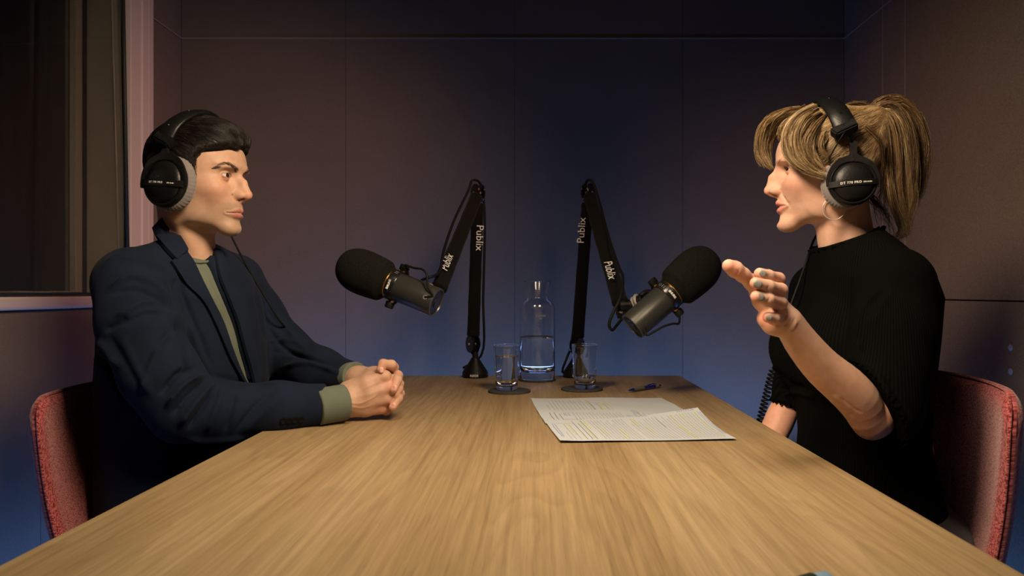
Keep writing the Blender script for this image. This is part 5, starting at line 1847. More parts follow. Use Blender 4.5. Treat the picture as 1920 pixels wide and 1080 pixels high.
FO = [
 # shoulder and sleeve head
 ([(190, 500, 0), (225, 482, 0), (270, 490, 0), (310, 505, 0)], 7, .004),
 ([(205, 540, 0), (250, 520, 0), (295, 540, 0), (325, 575, 0)], 6, .007),
 ([(200, 555, 0), (250, 540, 0), (300, 562, 0), (322, 590, 0)], 5, -.006),
 ([(215, 596, 0), (262, 570, 0), (300, 566, 0)], 5, .005),
 ([(225, 612, 0), (270, 590, 0), (310, 590, 0)], 5, -.004),
 ([(195, 620, 0), (215, 610, 0), (240, 592, 0)], 5, -.006),
 ([(330, 520, 0), (326, 560, 0), (328, 590, 0)], 4, -.005),
 # armpit to elbow
 ([(328, 600, 0), (345, 640, 0), (350, 680, 0), (360, 700, 0)], 6, -.010),
 ([(300, 640, 0), (275, 700, 0), (272, 740, 0)], 8, .006),
 ([(325, 615, 0), (285, 665, 0), (268, 720, 0)], 6, -.004),
 ([(200, 620, 0), (235, 680, 0), (262, 730, 0)], 6, -.0015),
 ([(225, 625, 0), (262, 700, 0), (290, 750, 0)], 8, .002),
 # elbow stacks
 ([(300, 740, 0), (335, 700, 0), (368, 690, 0)], 5, -0.0105),
 ([(310, 765, 0), (345, 722, 0), (382, 703, 0)], 5, 0.0105),
 ([(320, 782, 0), (352, 742, 0), (388, 712, 0)], 4, -0.0090),
 ([(335, 800, 0), (366, 756, 0), (405, 716, 0)], 6, 0.0090),
 ([(352, 806, 0), (378, 768, 0), (398, 730, 0)], 4, -0.0090),
 ([(385, 812, 0), (404, 770, 0), (420, 722, 0)], 7, .004),
 ([(420, 815, 0), (432, 775, 0), (440, 735, 0)], 5, -.004),
 ([(440, 812, 0), (480, 760, 0), (520, 726, 0)], 5, -.004),
 ([(450, 816, 0), (500, 768, 0), (535, 735, 0)], 8, .003),
 ([(345, 822, 0), (400, 826, 0), (470, 818, 0)], 5, .004),
 ([(395, 700, 0), (440, 714, 0), (520, 722, 0)], 5, -.003),
 # trunk under the arm and chest
 ([(335, 505, 0), (345, 560, 0), (380, 640, 0), (400, 700, 0)], 6, -.005),
 ([(352, 600, 0), (372, 660, 0), (392, 705, 0)], 7, .005),
 ([(180, 640, 0), (200, 650, 0), (225, 690, 0)], 6, .006),
 ([(172, 660, 0), (200, 690, 0), (240, 760, 0)], 5, -.006),
 # far sleeve
 ([(500, 570, 0), (530, 610, 0), (560, 640, 0)], 5, .005),
 ([(495, 600, 0), (530, 650, 0), (590, 680, 0)], 5, -.005),
 ([(500, 640, 0), (545, 640, 0), (575, 655, 0)], 4, .005),
 ([(510, 660, 0), (560, 664, 0), (620, 690, 0)], 4, -.004),
 ([(525, 690, 0), (580, 680, 0), (640, 702, 0)], 5, .004),
 ([(478, 540, 0), (490, 590, 0), (500, 640, 0)], 4, -.005),
]
vj = folds(vj, qj, [(a, b * .85, c * 1.75) for a, b, c in FO])
vj = relax(vj, qj, 1, 0.6)
vj[:, 2] = np.where((vj[:, 0] > TX0 - 0.004) & (vj[:, 2] < TZ + 0.0006) & (vj[:, 2] > TZ - 0.05), TZ + 0.0006, vj[:, 2])
jk = obj('jacket', fast_mesh(vj, qj, 'jacket'), 'jacket', man)
bj = bvh_of(vj, qj)
vtk, qtk = snet(jack0, (-0.95, 1.22, 0.60), (-0.50, 1.84, 1.14), 0.007)
bt = bvh_of(vtk, qtk)
drape('lapel', [(318, 492), (334, 515), (350, 537), (380, 568), (405, 618), (428, 672), (450, 712), (460, 724)], [(350, 478), (361, 494), (374, 521), (389, 552), (414, 602), (432, 654), (448, 696), (461, 723)], bt, 'jacket', jk, .0075, .0065, 8, 44, .002)
drape('lapel', [(400, 470), (409, 518), (424, 556), (442, 602), (456, 654), (468, 696), (474, 722)], [(414, 478), (432, 530), (455, 575), (468, 625), (478, 670), (484, 705), (480, 722)], bt, 'jacket', jk, .0075, .0065, 8, 40, .002)
# collar standing round the neck
def col_pt(t, s_):
    # t 0..1 from the near lapel round the nape to the far lapel, s 0 = fold line, 1 = outer edge
    a = math.radians(-70 - 215 * t)
    c = nb + np.array([-0.004, 0.0, 0.0])
    rr = 0.065 + 0.028 * s_
    back = 0.5 - 0.5 * math.cos(math.radians(-68 - 224 * t) + math.radians(0) - 0.0)
    lift = 0.034 * (0.5 - 0.5 * math.cos(a))
    z = 0.008 + lift - (0.016 + 0.016 * (0.5 - 0.5 * math.cos(a))) * s_ ** 1.2
    p = c + np.array([math.cos(a) * rr * 1.0, math.sin(a) * rr, z])
    return p
vs, fs = [], []
NT, NS2 = 60, 6
for k_ in (0, 1):
    for i in range(NT + 1):
        for j in range(NS2 + 1):
            s_ = j / NS2
            p = col_pt(i / NT, s_)
            d_ = p - nb; d_[2] = 0; d_ /= np.linalg.norm(d_)
            vs.append(p + d_ * (0.004 if k_ == 0 else 0.0) + np.array([0, 0, 0.003 if k_ == 0 else 0.0]))
n0 = (NT + 1) * (NS2 + 1)
for k_ in (0, 1):
    for i in range(NT):
        for j in range(NS2):
            a = k_ * n0 + i * (NS2 + 1) + j
            fs.append((a, a + 1, a + NS2 + 2, a + NS2 + 1))
for i in range(NT):
    for j in (0, NS2):
        a = i * (NS2 + 1) + j; fs.append((a, a + NS2 + 1, a + NS2 + 1 + n0, a + n0))
me = mesh(vs, fs, 'collar')
bm = bmesh.new(); bm.from_mesh(me); bmesh.ops.recalc_face_normals(bm, faces=bm.faces); bm.to_mesh(me); bm.free()
obj('collar', me, 'jacket', jk)
drape('collar', [(288, 437), (301, 462), (316, 480), (327, 491)], [(312, 412), (328, 436), (342, 460), (349, 474)], bt, 'jacket', jk, .0110, .008, 6, 20, .001)
# sleeve buttons
for i, (px, py) in enumerate(((531, 788), (541.5, 787.5), (552.5, 787), (564, 786))):
    c, n = ray(bj, px, py)
    if c is not None:
        n = np.array(n)
        b = lathe('button', [(0, 0), (0.0044, 0), (0.0056, 0.0010), (0.0056, 0.0020), (0.0048, 0.0024), (0.0038, 0.0017), (0.0012, 0.0014), (0, 0.0014)], 'button', jk, np.array(c) + n * 0.0004, n, 28)
# trousers and shoes
def trouM(p):
    d = legF(LM, (.090, .070, .060))(p)
    q = p - np.array([-0.725, 1.545, 0.575], f32)
    return smin(d, ell(p, (-0.735, 1.545, 0.565), (.14, .185, .095)), .04)
vt, qt = snet(trouM, (-1.0, 1.2, 0.06), (-0.12, 1.9, 0.72), 0.010)
obj('trousers', fast_mesh(vt, qt, 'trousers'), 'trousers', man)
for h_, k_, a_ in LM:
    v_, q_ = snet(lambda p: smax(smin(seg(p, a_ + np.array([-.03, 0, -.03]), a_ + np.array([.17, 0, -.075]), .045, .032), seg(p, a_, a_ + np.array([0, 0, -.07]), .045, .045), .03), .001 - p[..., 2], .005), a_ - np.array([.12, .08, .16]), a_ + np.array([.25, .08, .06]), 0.006)
    obj('shoe', fast_mesh(v_, q_, 'shoe'), 'shoe', man)

headphones(HM, (-0.0010, -0.022, 0.06, -0.18), (-0.010, 0.0925, 0.060), (0.020, 0.1290), -1,
           'black headphones with grey ear pads worn by the man',
           [HM.wld((0.0, 0.092, -0.060)), P(436, 447, 1.60), P(458, 490, 1.62), P(490, 545, 1.64), P(522, 598, 1.66), P(545, 628, 1.70), P(560, 680, 1.76), (-0.50, 1.80, 0.60)], cs=0.98, lift=0.003, padx=.003, padr=1.03, ts=.76, roll=-.09)
# ================================================================== the woman
wom = empty('person', (0.60, 1.32, 0.0))
tag(wom, 'woman seated at the right with blonde ponytail, black top and one raised hand', 'person')
KW = dict(
    prof=([-.16, -.118, -.110, -.102, -.092, -.083, -.073, -.065, -.057, -.048, -.042, -.020, .0, .010, .020, .035, .055, .075, .10, .16],
          [.066, .076, .0815, .0840, .0835, .0815, .0855, .0860, .0885, .0875, .0855, .0825, .0815, .0850, .0885, .0895, .088, .083, .07, .05]),
    wid=([-.16, -.118, -.105, -.09, -.075, -.055, -.035, -.015, .0, .02, .05, .10, .16],
         [.026, .030, .036, .0435, .0500, .0570, .0630, .0665, .0670, .0690, .0710, .070, .06]),
    chinz=-.1165, chin=.0850, brow=.0875, jaw=.0430, eye=.0640, chk=.004, tipr=.0078, nose=.1142, nas=.0905, hump=-.0004, lz=.005, lip=.0885, fold=.0003,
    rim=.3, lidu=.0052, lidl=.0040, nosez=-.0345, open=.0032,
    c_cheek=(.72, .33, .25), c_lip=(.60, .24, .20), c_brow=(.34, .19, .11), brow_a=0.6,
    browline=[(.0845, .0115, .0110), (.0850, .022, .0165), (.0770, .037, .0205), (.0620, .0500, .0120)])
HW = Head((0.5195, 1.322, 1.2025), math.radians(163), 0.95, 0.93, 0.02, KW)
FW = Frame((0.590, 1.325, 1.03), (-1, 0.02))
nw = np.array([0.557, 1.327, 1.055])
def neck_w(p):
    d = seg(p, HW.wld((-0.018, 0, -0.045)), nw, 0.046, 0.0475)
    d = smin(d, seg(p, HW.wld((-0.02, 0.048, -0.075)), nw + np.array((-0.042, -0.018, 0.0)), 0.008, 0.008), 0.016)
    return d
tabBW = [(0.03, .045, .060, .01), (0, .055, .09, .0), (-.04, .072, .135, .0), (-.10, .085, .145, .0), (-.25, .085, .130, .0), (-.45, .10, .14, .0), (-.62, .10, .15, .0)]
def bodyW(p):
    return smin(neck_w(p), column(FW.loc(p), tabBW, 0.01, -0.55, 0.03), 0.03)
def skinW(p):
    return smin(HW(p), bodyW(p), 0.016)
vh, qh = snet(skinW, (0.37, 1.20, 1.02), (0.66, 1.45, 1.34), 0.00125)
base_w = (.610, .385, .290)
ch = HW.paint(vh, base_w)

# raised left arm with the half folded hand
E0 = P(1636, 785, 1.108)
arm = [P(1690, 620, 1.14), P(1664, 725, 1.118), E0, P(1610, 751, 1.094), P(1583, 723, 1.086), P(1541, 687, 1.074), P(1503, 642, 1.060), P(1478, 603, 1.046)]
arm_r = (.038, .036, .0275, .0305, .0305, .0275, .0240, .0202)
MCP = [P(1446, 545, 1.078), P(1446, 565, 1.072), P(1444, 584, 1.068), P(1436, 598, 1.062)]
FG = [  # middle joint, last joint, tip
    ([P(1458, 534, 1.062), P(1459, 524, 1.036), P(1440, 518, 1.020), P(1424.5, 513, 1.010)], (.0098, .0096, .0088, .0078)),
    ([P(1458, 553, 1.050), P(1463, 545, 1.018), P(1440, 538, 1.000), P(1417, 531, 0.990)], (.0102, .0102, .0092, .0080)),
    ([P(1456, 573, 1.046), P(1462, 568, 1.016), P(1440, 562, 0.998), P(1418, 556, 0.990)], (.0100, .0098, .0090, .0078)),
    ([P(1453, 590, 1.040), P(1457, 596, 1.022), P(1451, 598, 1.006), P(1440, 595, 0.998)], (.0090, .0084, .0080, .0072))]
def armW(p):
    d = schain(p, arm, arm_r, 24)
    d = smin(d, sph(p, P(1634, 794, 1.112), .019), .02)           # elbow point
    W_ = arm[-1]
    # bones of the palm
    for m_, s_ in zip(MCP, (P(1468, 592, 1.056), P(1466, 597, 1.052), P(1464, 602, 1.050), P(1460, 606, 1.048))):
        d = smin(d, seg(p, s_, m_, .0150, .0125), .010)
    d = smin(d, chain(p, [P(1470, 605, 1.046), P(1448, 607, 1.046), P(1436, 600, 1.046)], (.014, .0135, .011), .006), .010)
    # web and thumb
    th = [P(1462, 590, 1.060), P(1434, 556, 1.052), P(1410, 530, 1.040), P(1392, 515, 1.028), P(1378, 505, 1.020), P(1366.5, 498.5, 1.014)]
    d = smin(d, chain(p, th, (.0160, .0140, .0104, .0094, .0104, .0090), .006), .010)
    d = smin(d, chain(p, [P(1425, 566, 1.055), P(1420, 546, 1.055), P(1436, 545, 1.070)], (.010, .009, .011), .006), .010)
    for m_, (pts, rs) in zip(MCP, FG):
        d = smin(d, chain(p, [m_] + pts, (.0110,) + rs, .003), .0025)
    d = smax(d, -ell(p, P(1468, 581, 1.030), (.010, .012, .008)), .010)
    return d
# far arm resting down beside the table
arm2 = [P(1505, 690, 1.50), P(1478, 752, 1.475), P(1461, 790, 1.462), P(1446, 830, 1.448), P(1440, 905, 1.43)]
def arm2W(p):
    d = schain(p, arm2, (.030, .0275, .0285, .0260, .0225), 16)
    hd = arm2[-1]
    d = smin(d, seg(p, hd, hd + np.array([-.02, -.005, -.06]), .024, .026), .01)
    for i in range(4):
        o_ = hd + np.array([-.025, -.022 + .015 * i, -.065])
        d = smin(d, chain(p, [o_, o_ + np.array([-.028, 0, -.022]), o_ + np.array([-.036, 0, -.046])], (.010, .009, .0075)), .004)
    return d
va, qa = snet(armW, (0.25, 0.94, 0.74), (0.66, 1.20, 1.10), 0.00125)
va = folds(va, qa, [([(1470, 612, 0), (1480, 604, 0), (1486, 590, 0)], 1.6, -.0016), ([(1474, 616, 0), (1485, 606, 0), (1490, 594, 0)], 1.6, -.0012),
                    ([(1462, 606, 0), (1472, 596, 0), (1476, 584, 0)], 1.4, -.0013), ([(1468, 600, 0), (1474, 590, 0), (1474, 580, 0)], 1.4, -.0010),
                    ([(1466, 578, 0), (1476, 582, 0)], 1.5, -.0010), ([(1478, 622, 0), (1488, 614, 0), (1494, 600, 0)], 3, .0012),
                    ([(1488, 630, 0), (1520, 668, 0), (1560, 716, 0), (1590, 750, 0)], 6, -.0010), ([(1500, 625, 0), (1530, 665, 0), (1560, 700, 0)], 9, .0006),
                    ([(1565, 764, 0), (1585, 770, 0), (1600, 782, 0)], 2.5, -.0015), ([(1575, 745, 0), (1600, 765, 0), (1618, 775, 0)], 3, -.0012), ([(1560, 740, 0), (1585, 757, 0), (1600, 770, 0)], 4, .0012),
                    ([(1380, 505, 0), (1385, 516, 0)], 1.4, -.0008), ([(1387, 503, 0), (1384, 512, 0), (1378, 517, 0)], 1.3, -.0007), ([(1395, 514, 0), (1402, 522, 0), (1412, 524, 0)], 1.5, -.0006),
                    ([(1441, 514, 0), (1439, 521, 0)], 1.3, -.0006), ([(1441, 535, 0), (1439, 543, 0)], 1.3, -.0006), ([(1443, 558, 0), (1440, 566, 0)], 1.3, -.0006),
                    ([(1456, 520, 0), (1455, 527, 0)], 1.2, -.0005), ([(1457, 541, 0), (1456, 549, 0)], 1.2, -.0005)])
va2, qa2 = snet(arm2W, (0.36, 1.36, 0.46), (0.60, 1.58, 0.95), 0.0025)
def hand_col(v):
    c = np.tile(np.array(base_w), (len(v), 1)); pv = pix(v)
    for (x_, y_, r_, a) in ((1370, 500, 14, .55), (1384, 512, 8, .4), (1422, 517, 9, .6), (1416, 536, 9, .6), (1416, 561, 9, .6), (1430, 594, 12, .6), (1460, 520, 9, .35), (1465, 545, 9, .4), (1462, 570, 9, .35), (1650, 790, 26, .5), (1620, 800, 24, .4), (1440, 606, 12, .4), (1405, 530, 10, .3)):
        e = a * np.exp(-(((pv[:, 0] - x_) ** 2 + (pv[:, 1] - y_) ** 2) / r_ ** 2))[:, None]
        c = c * (1 - e) + np.array((.74, .27, .20)) * e
    tan = np.clip((pv[:, 0] - 1480) / 60, 0, 1)[:, None] * 0.5
    return c * (1 - tan) + np.array((.56, .32, .20)) * tan
LW = legs((0.60, 1.325, 0.555), (-1, 0.03, 0), (0, 1, 0), 0)
lfw = legF(LW)
vb, qb = snet(lambda p: smin(bodyW(p), lfw(p), .04), (0.05, 1.0, 0.05), (0.85, 1.65, 1.04), 0.012)
V, Q = cat([(vh, qh), (va, qa), (va2, qa2), (vb, qb)])
me = fast_mesh(V, Q, 'body')
set_col(me, np.concatenate([ch, hand_col(va), np.tile(np.array((.66, .36, .26)), (len(va2), 1)), np.tile(np.array(base_w), (len(vb), 1))]))
bodyw = obj('body', me, 'skin_woman', wom)
bvw = bvh_of(va, qa)
for (px, py, dx, dz, s_) in ((1430, 513.5, -1, .32, 1.0), (1421, 533, -1, .28, 1.1), (1425.5, 557.5, -1, .25, 1.05), (1442, 596, -.8, .1, .8)):
    c, n = ray(bvw, px, py)
    if c is not None:
        n = np.array(n) * 0.5 + unit(np.array([0, 0, EYE]) - np.array(c)) * 0.5 + np.array([-.15, 0, 0])
        nail(np.array(c) - unit(n) * 0.0004, n, (dx, 0, dz), 'nail_woman', bodyw, .0048 * s_, .0052 * s_, .0013)
eyes(HW, wom, np.array([-1.0, -0.10, -0.02]))
brows(HW, wom, 'brow_woman', 14)
mo = lathe('mouth_interior', [(0.012 * math.sin(a), 0.006 * math.cos(a)) for a in np.linspace(0, PI, 12)], 'mouth', wom, HW.wld((KW['lip'] - 0.012, 0, -0.0672)), HW.dirw((0, 0, 1)), n=20, auto=0)
te = lathe('teeth', [(0.0, 0.0), (0.0105, 0.0), (0.0110, 0.001), (0.0110, 0.005), (0, 0.005)], 'eye_white', wom, HW.wld((KW['lip'] - 0.0135, 0, -0.0665)), HW.dirw((0, 0, 1)), n=24, auto=0)

# black top -------------------------------------------------------
NshW = P(1680, 536, 1.165); FshW = P(1532, 548, 1.50)
tabW = [(0.06, .055, .060, .02), (0.02, .080, .095, .005), (-.01, .095, .130, .0), (-.05, .105, .150, .0), (-.12, .106, .160, .010), (-.20, .100, .155, .013), (-.30, .096, .146, .012), (-.40, .112, .158, .004), (-.52, .135, .180, -.005), (-.62, .14, .185, 0)]
nkc = P(1579, 449, 1.325); nkn = unit((0.31 * 0 - 0.33, 0.0, 0.94))
arm_s = [NshW, P(1676, 625, 1.145), P(1666, 702, 1.128), P(1655, 772, 1.112), P(1620, 760, 1.10)]
arm_sr = (.0590, .0575, .0525, .0480, .048)
cutW = P(1638, 735, 1.10); cutWn = unit((-0.885, -0.05, -0.465))
arm_f = [FshW, P(1516, 640, 1.505), P(1492, 718, 1.48), P(1471, 775, 1.465)]
cutF = P(1468, 756, 1.47); cutFn = unit((-0.25, 0, -0.97))
def top0(p):
    q = FW.loc(p)
    d = column(q, tabW, 0.05, -0.52, 0.04)
    for s_ in (-1, 1):
        d = smin(d, ell(p, (0.515, 1.325 + s_ * 0.070, 0.885), (.075, .075, .075)), .04)
    d = smin(d, seg(p, nw + np.array([.01, -.03, .0]), NshW + np.array([0, .01, .008]), .050, .050), .04)
    d = smin(d, seg(p, nw + np.array([.01, .03, .0]), FshW + np.array([0, -.01, .008]), .050, .048), .04)
    n_ = seg(p, nw + np.array([.004, 0, -.02]), nkc + np.array([0.0, 0, .04]), .0535, .0500)
    d = smin(d, n_, .022)
    d = smax(d, (p - nkc.astype(f32)) @ nkn.astype(f32), .002)
    d = smax(d, -seg(p, nw, nkc + np.array([-.0, 0, .05]), .0455, .0465), .002)
    return d
def topW(p):
    d = top0(p)
    a = chain(p, arm_s, arm_sr, .03)
    a = smax(a, (p - cutW.astype(f32)) @ cutWn.astype(f32), .002)
    d = smin(d, a, .012)
    b = chain(p, arm_f, (.054, .049, .0360, .0315), .03)
    b = smax(b, (p - cutF.astype(f32)) @ cutFn.astype(f32), .002)
    return smin(d, b, .015)
vt, qt = snet(topW, (0.38, 1.05, 0.50), (0.80, 1.62, 1.16), 0.0034)
vt = relax(vt, qt, 1, .4)
vt = folds(vt, qt, [([(1660, 545, 0), (1630, 570, 0), (1612, 610, 0), (1606, 660, 0)], 5, -.006), ([(1640, 590, 0), (1622, 620, 0), (1616, 660, 0)], 6, .004),
                    ([(1680, 540, 0), (1650, 580, 0), (1630, 640, 0)], 7, .003), ([(1660, 700, 0), (1690, 760, 0), (1700, 800, 0)], 5, -.004),
                    ([(1640, 690, 0), (1665, 740, 0), (1680, 790, 0)], 5, .004), ([(1455, 690, 0), (1475, 715, 0), (1520, 730, 0)], 5, -.006),
                    ([(1465, 742, 0), (1490, 735, 0), (1530, 745, 0)], 4, .005), ([(1460, 728, 0), (1500, 726, 0)], 4, -.004)])
me = fast_mesh(vt, qt, 'black_top')
pv = vt.astype(f32)
da = chain(pv, arm_s, arm_sr, .03); db = top0(pv)
ph = np.arctan2(vt[:, 1] - 1.325, -(vt[:, 0] - 0.60)) * 0.135
c_a = np.array(arm_s[0]) * 0.5 + np.array(arm_s[2]) * 0.5
pa_ = np.arctan2(vt[:, 0] - c_a[0], -(vt[:, 1] - c_a[1])) * 0.075
ribv = np.where(da < db, pa_, ph)
at = me.attributes.new('Rib', 'FLOAT', 'POINT'); at.data.foreach_set('value', ribv.astype(np.float32))
tp = obj('black_top', me, 'knit', wom)
# lettuce-edge frills: neck, near sleeve, far sleeve
def frill(name, pts, outn, amp, r, wv, ref):
    pts = np.asarray(pts); n = len(pts)
    t = np.arange(n)
    vs, fs = [], []
    for i in range(n):
        ph = i * wv
        o_ = outn[i] * (amp * math.sin(ph) + amp * .5 * math.sin(ph * 2.3 + 1))
        up_ = np.cross(unit(pts[(i + 1) % n] - pts[i - 1]), outn[i])
        if np.dot(up_, ref) < 0: up_ = -up_
        vs += [pts[i] - up_ * .004, pts[i] + o_ * .5 , pts[i] + o_ + up_ * (.0030 + .0020 * math.cos(ph * 1.3)), pts[i] + o_ + up_ * (.0030 + .0020 * math.cos(ph * 1.3)) + outn[i] * .0014, pts[i] + outn[i] * .0016 + o_ * .5, pts[i] + outn[i] * .0016 - up_ * .004]
    for i in range(n):
        i2 = (i + 1) % n
        for j in range(5):
            fs.append((i * 6 + j, i2 * 6 + j, i2 * 6 + j + 1, i * 6 + j + 1))
    me = mesh(vs, fs, name)
    bm = bmesh.new(); bm.from_mesh(me); bmesh.ops.recalc_face_normals(bm, faces=bm.faces); bm.to_mesh(me); bm.free()
    return obj(name, me, 'knit', tp)
def ring_on(c, nrm, F, r0, n=200):
    a = unit(np.cross(nrm, (0.1, 1, 0))); b = np.cross(nrm, a)
    ps, os = [], []
    for i in range(n):
        t = TAU * i / n
        d = a * math.cos(t) + b * math.sin(t)
        rr = np.linspace(0.02, r0, 120)
        pp = c + d * rr[:, None]
        f = F(pp.astype(f32))
        k = np.nonzero(f < 0)[0]
        ps.append(c + d * rr[k[-1]] if len(k) else c + d * rr[60]); os.append(d)
    return ps, os
ps, os_ = ring_on(nkc - nkn * 0.004, nkn, top0, 0.075)
frill('neck_frill', ps, os_, .0032, .001, .62, nkn)
sl = lambda p: chain(p, arm_s, arm_sr, .03)
c_ = cutW + (P(1650, 750, 1.107) - cutW) * 0.6
ps, os_ = ring_on(c_ - cutWn * ((c_ - cutW) @ cutWn) - cutWn * .003, cutWn, sl, 0.085, 220)
frill('sleeve_frill', ps, os_, .0014, .001, .7, cutWn)
sl2 = lambda p: chain(p, arm_f, (.054, .049, .0360, .0315), .03)
c_ = P(1474, 758, 1.47)
ps, os_ = ring_on(c_ - cutFn * ((c_ - cutF) @ cutFn) - cutFn * .002, cutFn, sl2, 0.06, 160)
frill('sleeve_frill', ps, os_, .0020, .001, .62, cutFn)
# trousers
def trouW(p):
    return smin(legF(LW, (.088, .065, .055))(p), ell(p, (0.615, 1.325, 0.560), (.135, .180, .095)), .04)
v_, q_ = snet(trouW, (0.05, 1.0, 0.06), (0.85, 1.65, 0.70), 0.010)
obj('trousers', fast_mesh(v_, q_, 'trousers'), 'trousers', wom)
for h_, k_, a_ in LW:
    v_, q_ = snet(lambda p: smax(smin(seg(p, a_ + np.array([.03, 0, -.03]), a_ + np.array([-.16, 0, -.075]), .042, .030), seg(p, a_, a_ + np.array([0, 0, -.07]), .042, .042), .03), .001 - p[..., 2], .005), a_ - np.array([.25, .08, .16]), a_ + np.array([.12, .08, .06]), 0.006)
    obj('shoe', fast_mesh(v_, q_, 'shoe'), 'shoe', wom)

# hair ------------------------------------------------------------
TQ = np.array([-0.083, 0.0, 0.100])           # where the ponytail is tied
hxw = [-.12, -.075, -.045, -.028, -.018, -.004, .012, .030, .040, .050, .060, .074, .090, .12]
hzw = [-.078, -.075, -.050, -.010, .005, -.004, -.004, .004, .018, .034, .050, .062, .066, .068]
def hairW_l(q):
    th = 0.0035 + 0.0045 * np.clip((q[..., 2] - 0.0) / 0.07, 0, 1)
    d = (HW.base(q) - th).astype(f32)
    d = smin(d, ell(q, (-0.077, 0, 0.092), (0.028, 0.030, 0.024)), 0.03)
    d = smin(d, ell(q, (0.050, 0, 0.082), (0.036, 0.050, 0.022)), 0.02)
    z = zline(q, hxw, hzw)
    return smax(d, ((z - q[..., 2]) * 0.75).astype(f32), 0.009)
def hairW(p): return hairW_l(HW.loc(p)) * 0.93
vhr, qhr = snet(hairW, (0.41, 1.21, 1.10), (0.66, 1.43, 1.36), 0.0024)
me = fast_mesh(vhr, qhr, 'hair'); at = me.attributes.new('Tone', 'FLOAT', 'POINT')
at.data.foreach_set('value', np.full(len(vhr), 0.28, np.float32))
hairw = obj('hair', me, 'hair_woman', wom)
lq = HW.loc(vhr)
ok = np.nonzero((np.linalg.norm(lq - np.array([-.01, 0, .02]), axis=1) > 0.058) & (np.linalg.norm(lq - TQ, axis=1) > 0.03))[0]
pick = rng.choice(ok, 12000)
st = vhr[pick]
def flowW(p):
    q = HW.loc(p).astype(float)
    d = TQ - q
    L = np.linalg.norm(d, axis=1)[:, None] + 1e-6
    d = d / L
    d[:, 2] += 0.18 * np.sin(q[:, 0] * 60 + q[:, 2] * 35) - 0.25 * np.clip(q[:, 0] * 9, 0, 1)
    return d @ HW.R
dist = np.linalg.norm(lq[pick] - TQ, axis=1)
ln = np.minimum(dist * 0.9, 0.055) * (0.6 + 0.6 * rng.random(len(pick)))
paths = comb(hairW, st, flowW, 9, ln, 0.0026, 0.12)
def tones(n, m_=0.5, s_=0.20): return np.clip(m_ + s_ * rng.normal(size=n), 0.02, 1)
band = 0.5 * np.sin(lq[pick, 1] * 160 + lq[pick, 2] * 130) * 0.25
obj('hair_strands', strands_mesh(paths, 0.00042, 0.00018, np.clip(tones(len(st), 0.50) + band, 0, 1)), 'hair_woman', hairw)

def lock_w(guide, n, r0, r1, tmean=0.55, frizz=0.0012, jitter=0.24, rmid=None, tip=0.25, K=18, ysc=1.0):
    """a lock: strands scattered round a guide line, parting towards its end"""
    g = catmull(guide, K)
    d = np.gradient(g, axis=0); d /= np.linalg.norm(d, axis=1)[:, None]
    u = np.cross(d, (0, 1, 0)); u /= np.linalg.norm(u, axis=1)[:, None]; v = np.cross(d, u)
    t = np.linspace(0, 1, K)
    rad = r0 + (r1 - r0) * t
    if rmid: rad = rad + (rmid - 0.5 * (r0 + r1)) * np.sin(PI * t)
    a = rng.random(n) * TAU; rr = np.sqrt(rng.random(n))
    off = (np.cos(a) * rr)[:, None, None] * u[None] * rad[None, :, None] + (np.sin(a) * rr)[:, None, None] * v[None] * rad[None, :, None] * ysc
    ph = rng.random((n, 3)) * TAU; fq = 3 + 5 * rng.random((n, 1))
    wv = np.stack([np.sin(t[None] * fq * 2 + ph[:, i:i + 1]) for i in range(3)], -1) * frizz * (0.3 + t)[None, :, None]
    ps = g[None] + off + wv
    # different lengths
    L = 1 - tip * rng.random(n)
    tt = t[None] * L[:, None]
    i0 = np.clip((tt * (K - 1)).astype(int), 0, K - 2); f_ = tt * (K - 1) - i0
    ar = np.arange(n)[:, None]
    ps = ps[ar, i0] * (1 - f_)[..., None] + ps[ar, i0 + 1] * f_[..., None]
    return ps, tones(n, tmean, jitter)
def locks(name, lst, r0=0.00040, r1=0.00015, clump=26, cr=0.34):
    out = []
    for a in lst:
        a = dict(a)
        n = a.pop('n'); g = np.array([P(*q) for q in a.pop('guide')])
        m_ = max(1, n // clump)
        K = len(g)
        t = np.linspace(0, 1, K)
        rad = a['r0'] + (a['r1'] - a['r0']) * t
        if a.get('rmid'): rad = rad + (a['rmid'] - 0.5 * (a['r0'] + a['r1'])) * np.sin(PI * t)
        sub_r0, sub_r1 = a['r0'] * cr, a['r1'] * cr
        rm = (a.get('rmid') or max(a['r0'], a['r1'])) * cr
        for j in range(m_):
            an = rng.random() * TAU; rr = math.sqrt(rng.random())
            d = np.gradient(g, axis=0); d /= np.linalg.norm(d, axis=1)[:, None]
            u = np.cross(d, (0, 1, 0)); u /= np.linalg.norm(u, axis=1)[:, None]; v = np.cross(d, u)
            tw = rng.normal() * 0.9 * t
            gg = g + (np.cos(an + tw) * rr * rad)[:, None] * u + (np.sin(an + tw) * rr * rad)[:, None] * v
            gg = gg + rng.normal(size=gg.shape) * 0.0012 * (0.3 + t)[:, None]
            tm = a.get('tmean', .55) - 0.05 + rng.normal() * 0.14
            out.append(lock_w(gg, max(4, int(clump * rng.uniform(.5, 1.5))), sub_r0, sub_r1, tm, a.get('frizz', .0012), a.get('jitter', .22), rm, a.get('tip', .3)))
    ps = np.concatenate([o[0] for o in out]); tn = np.concatenate([o[1] for o in out])
    return obj(name, strands_mesh(ps, r0, r1, tn), 'hair_woman', hairw)
D = dict
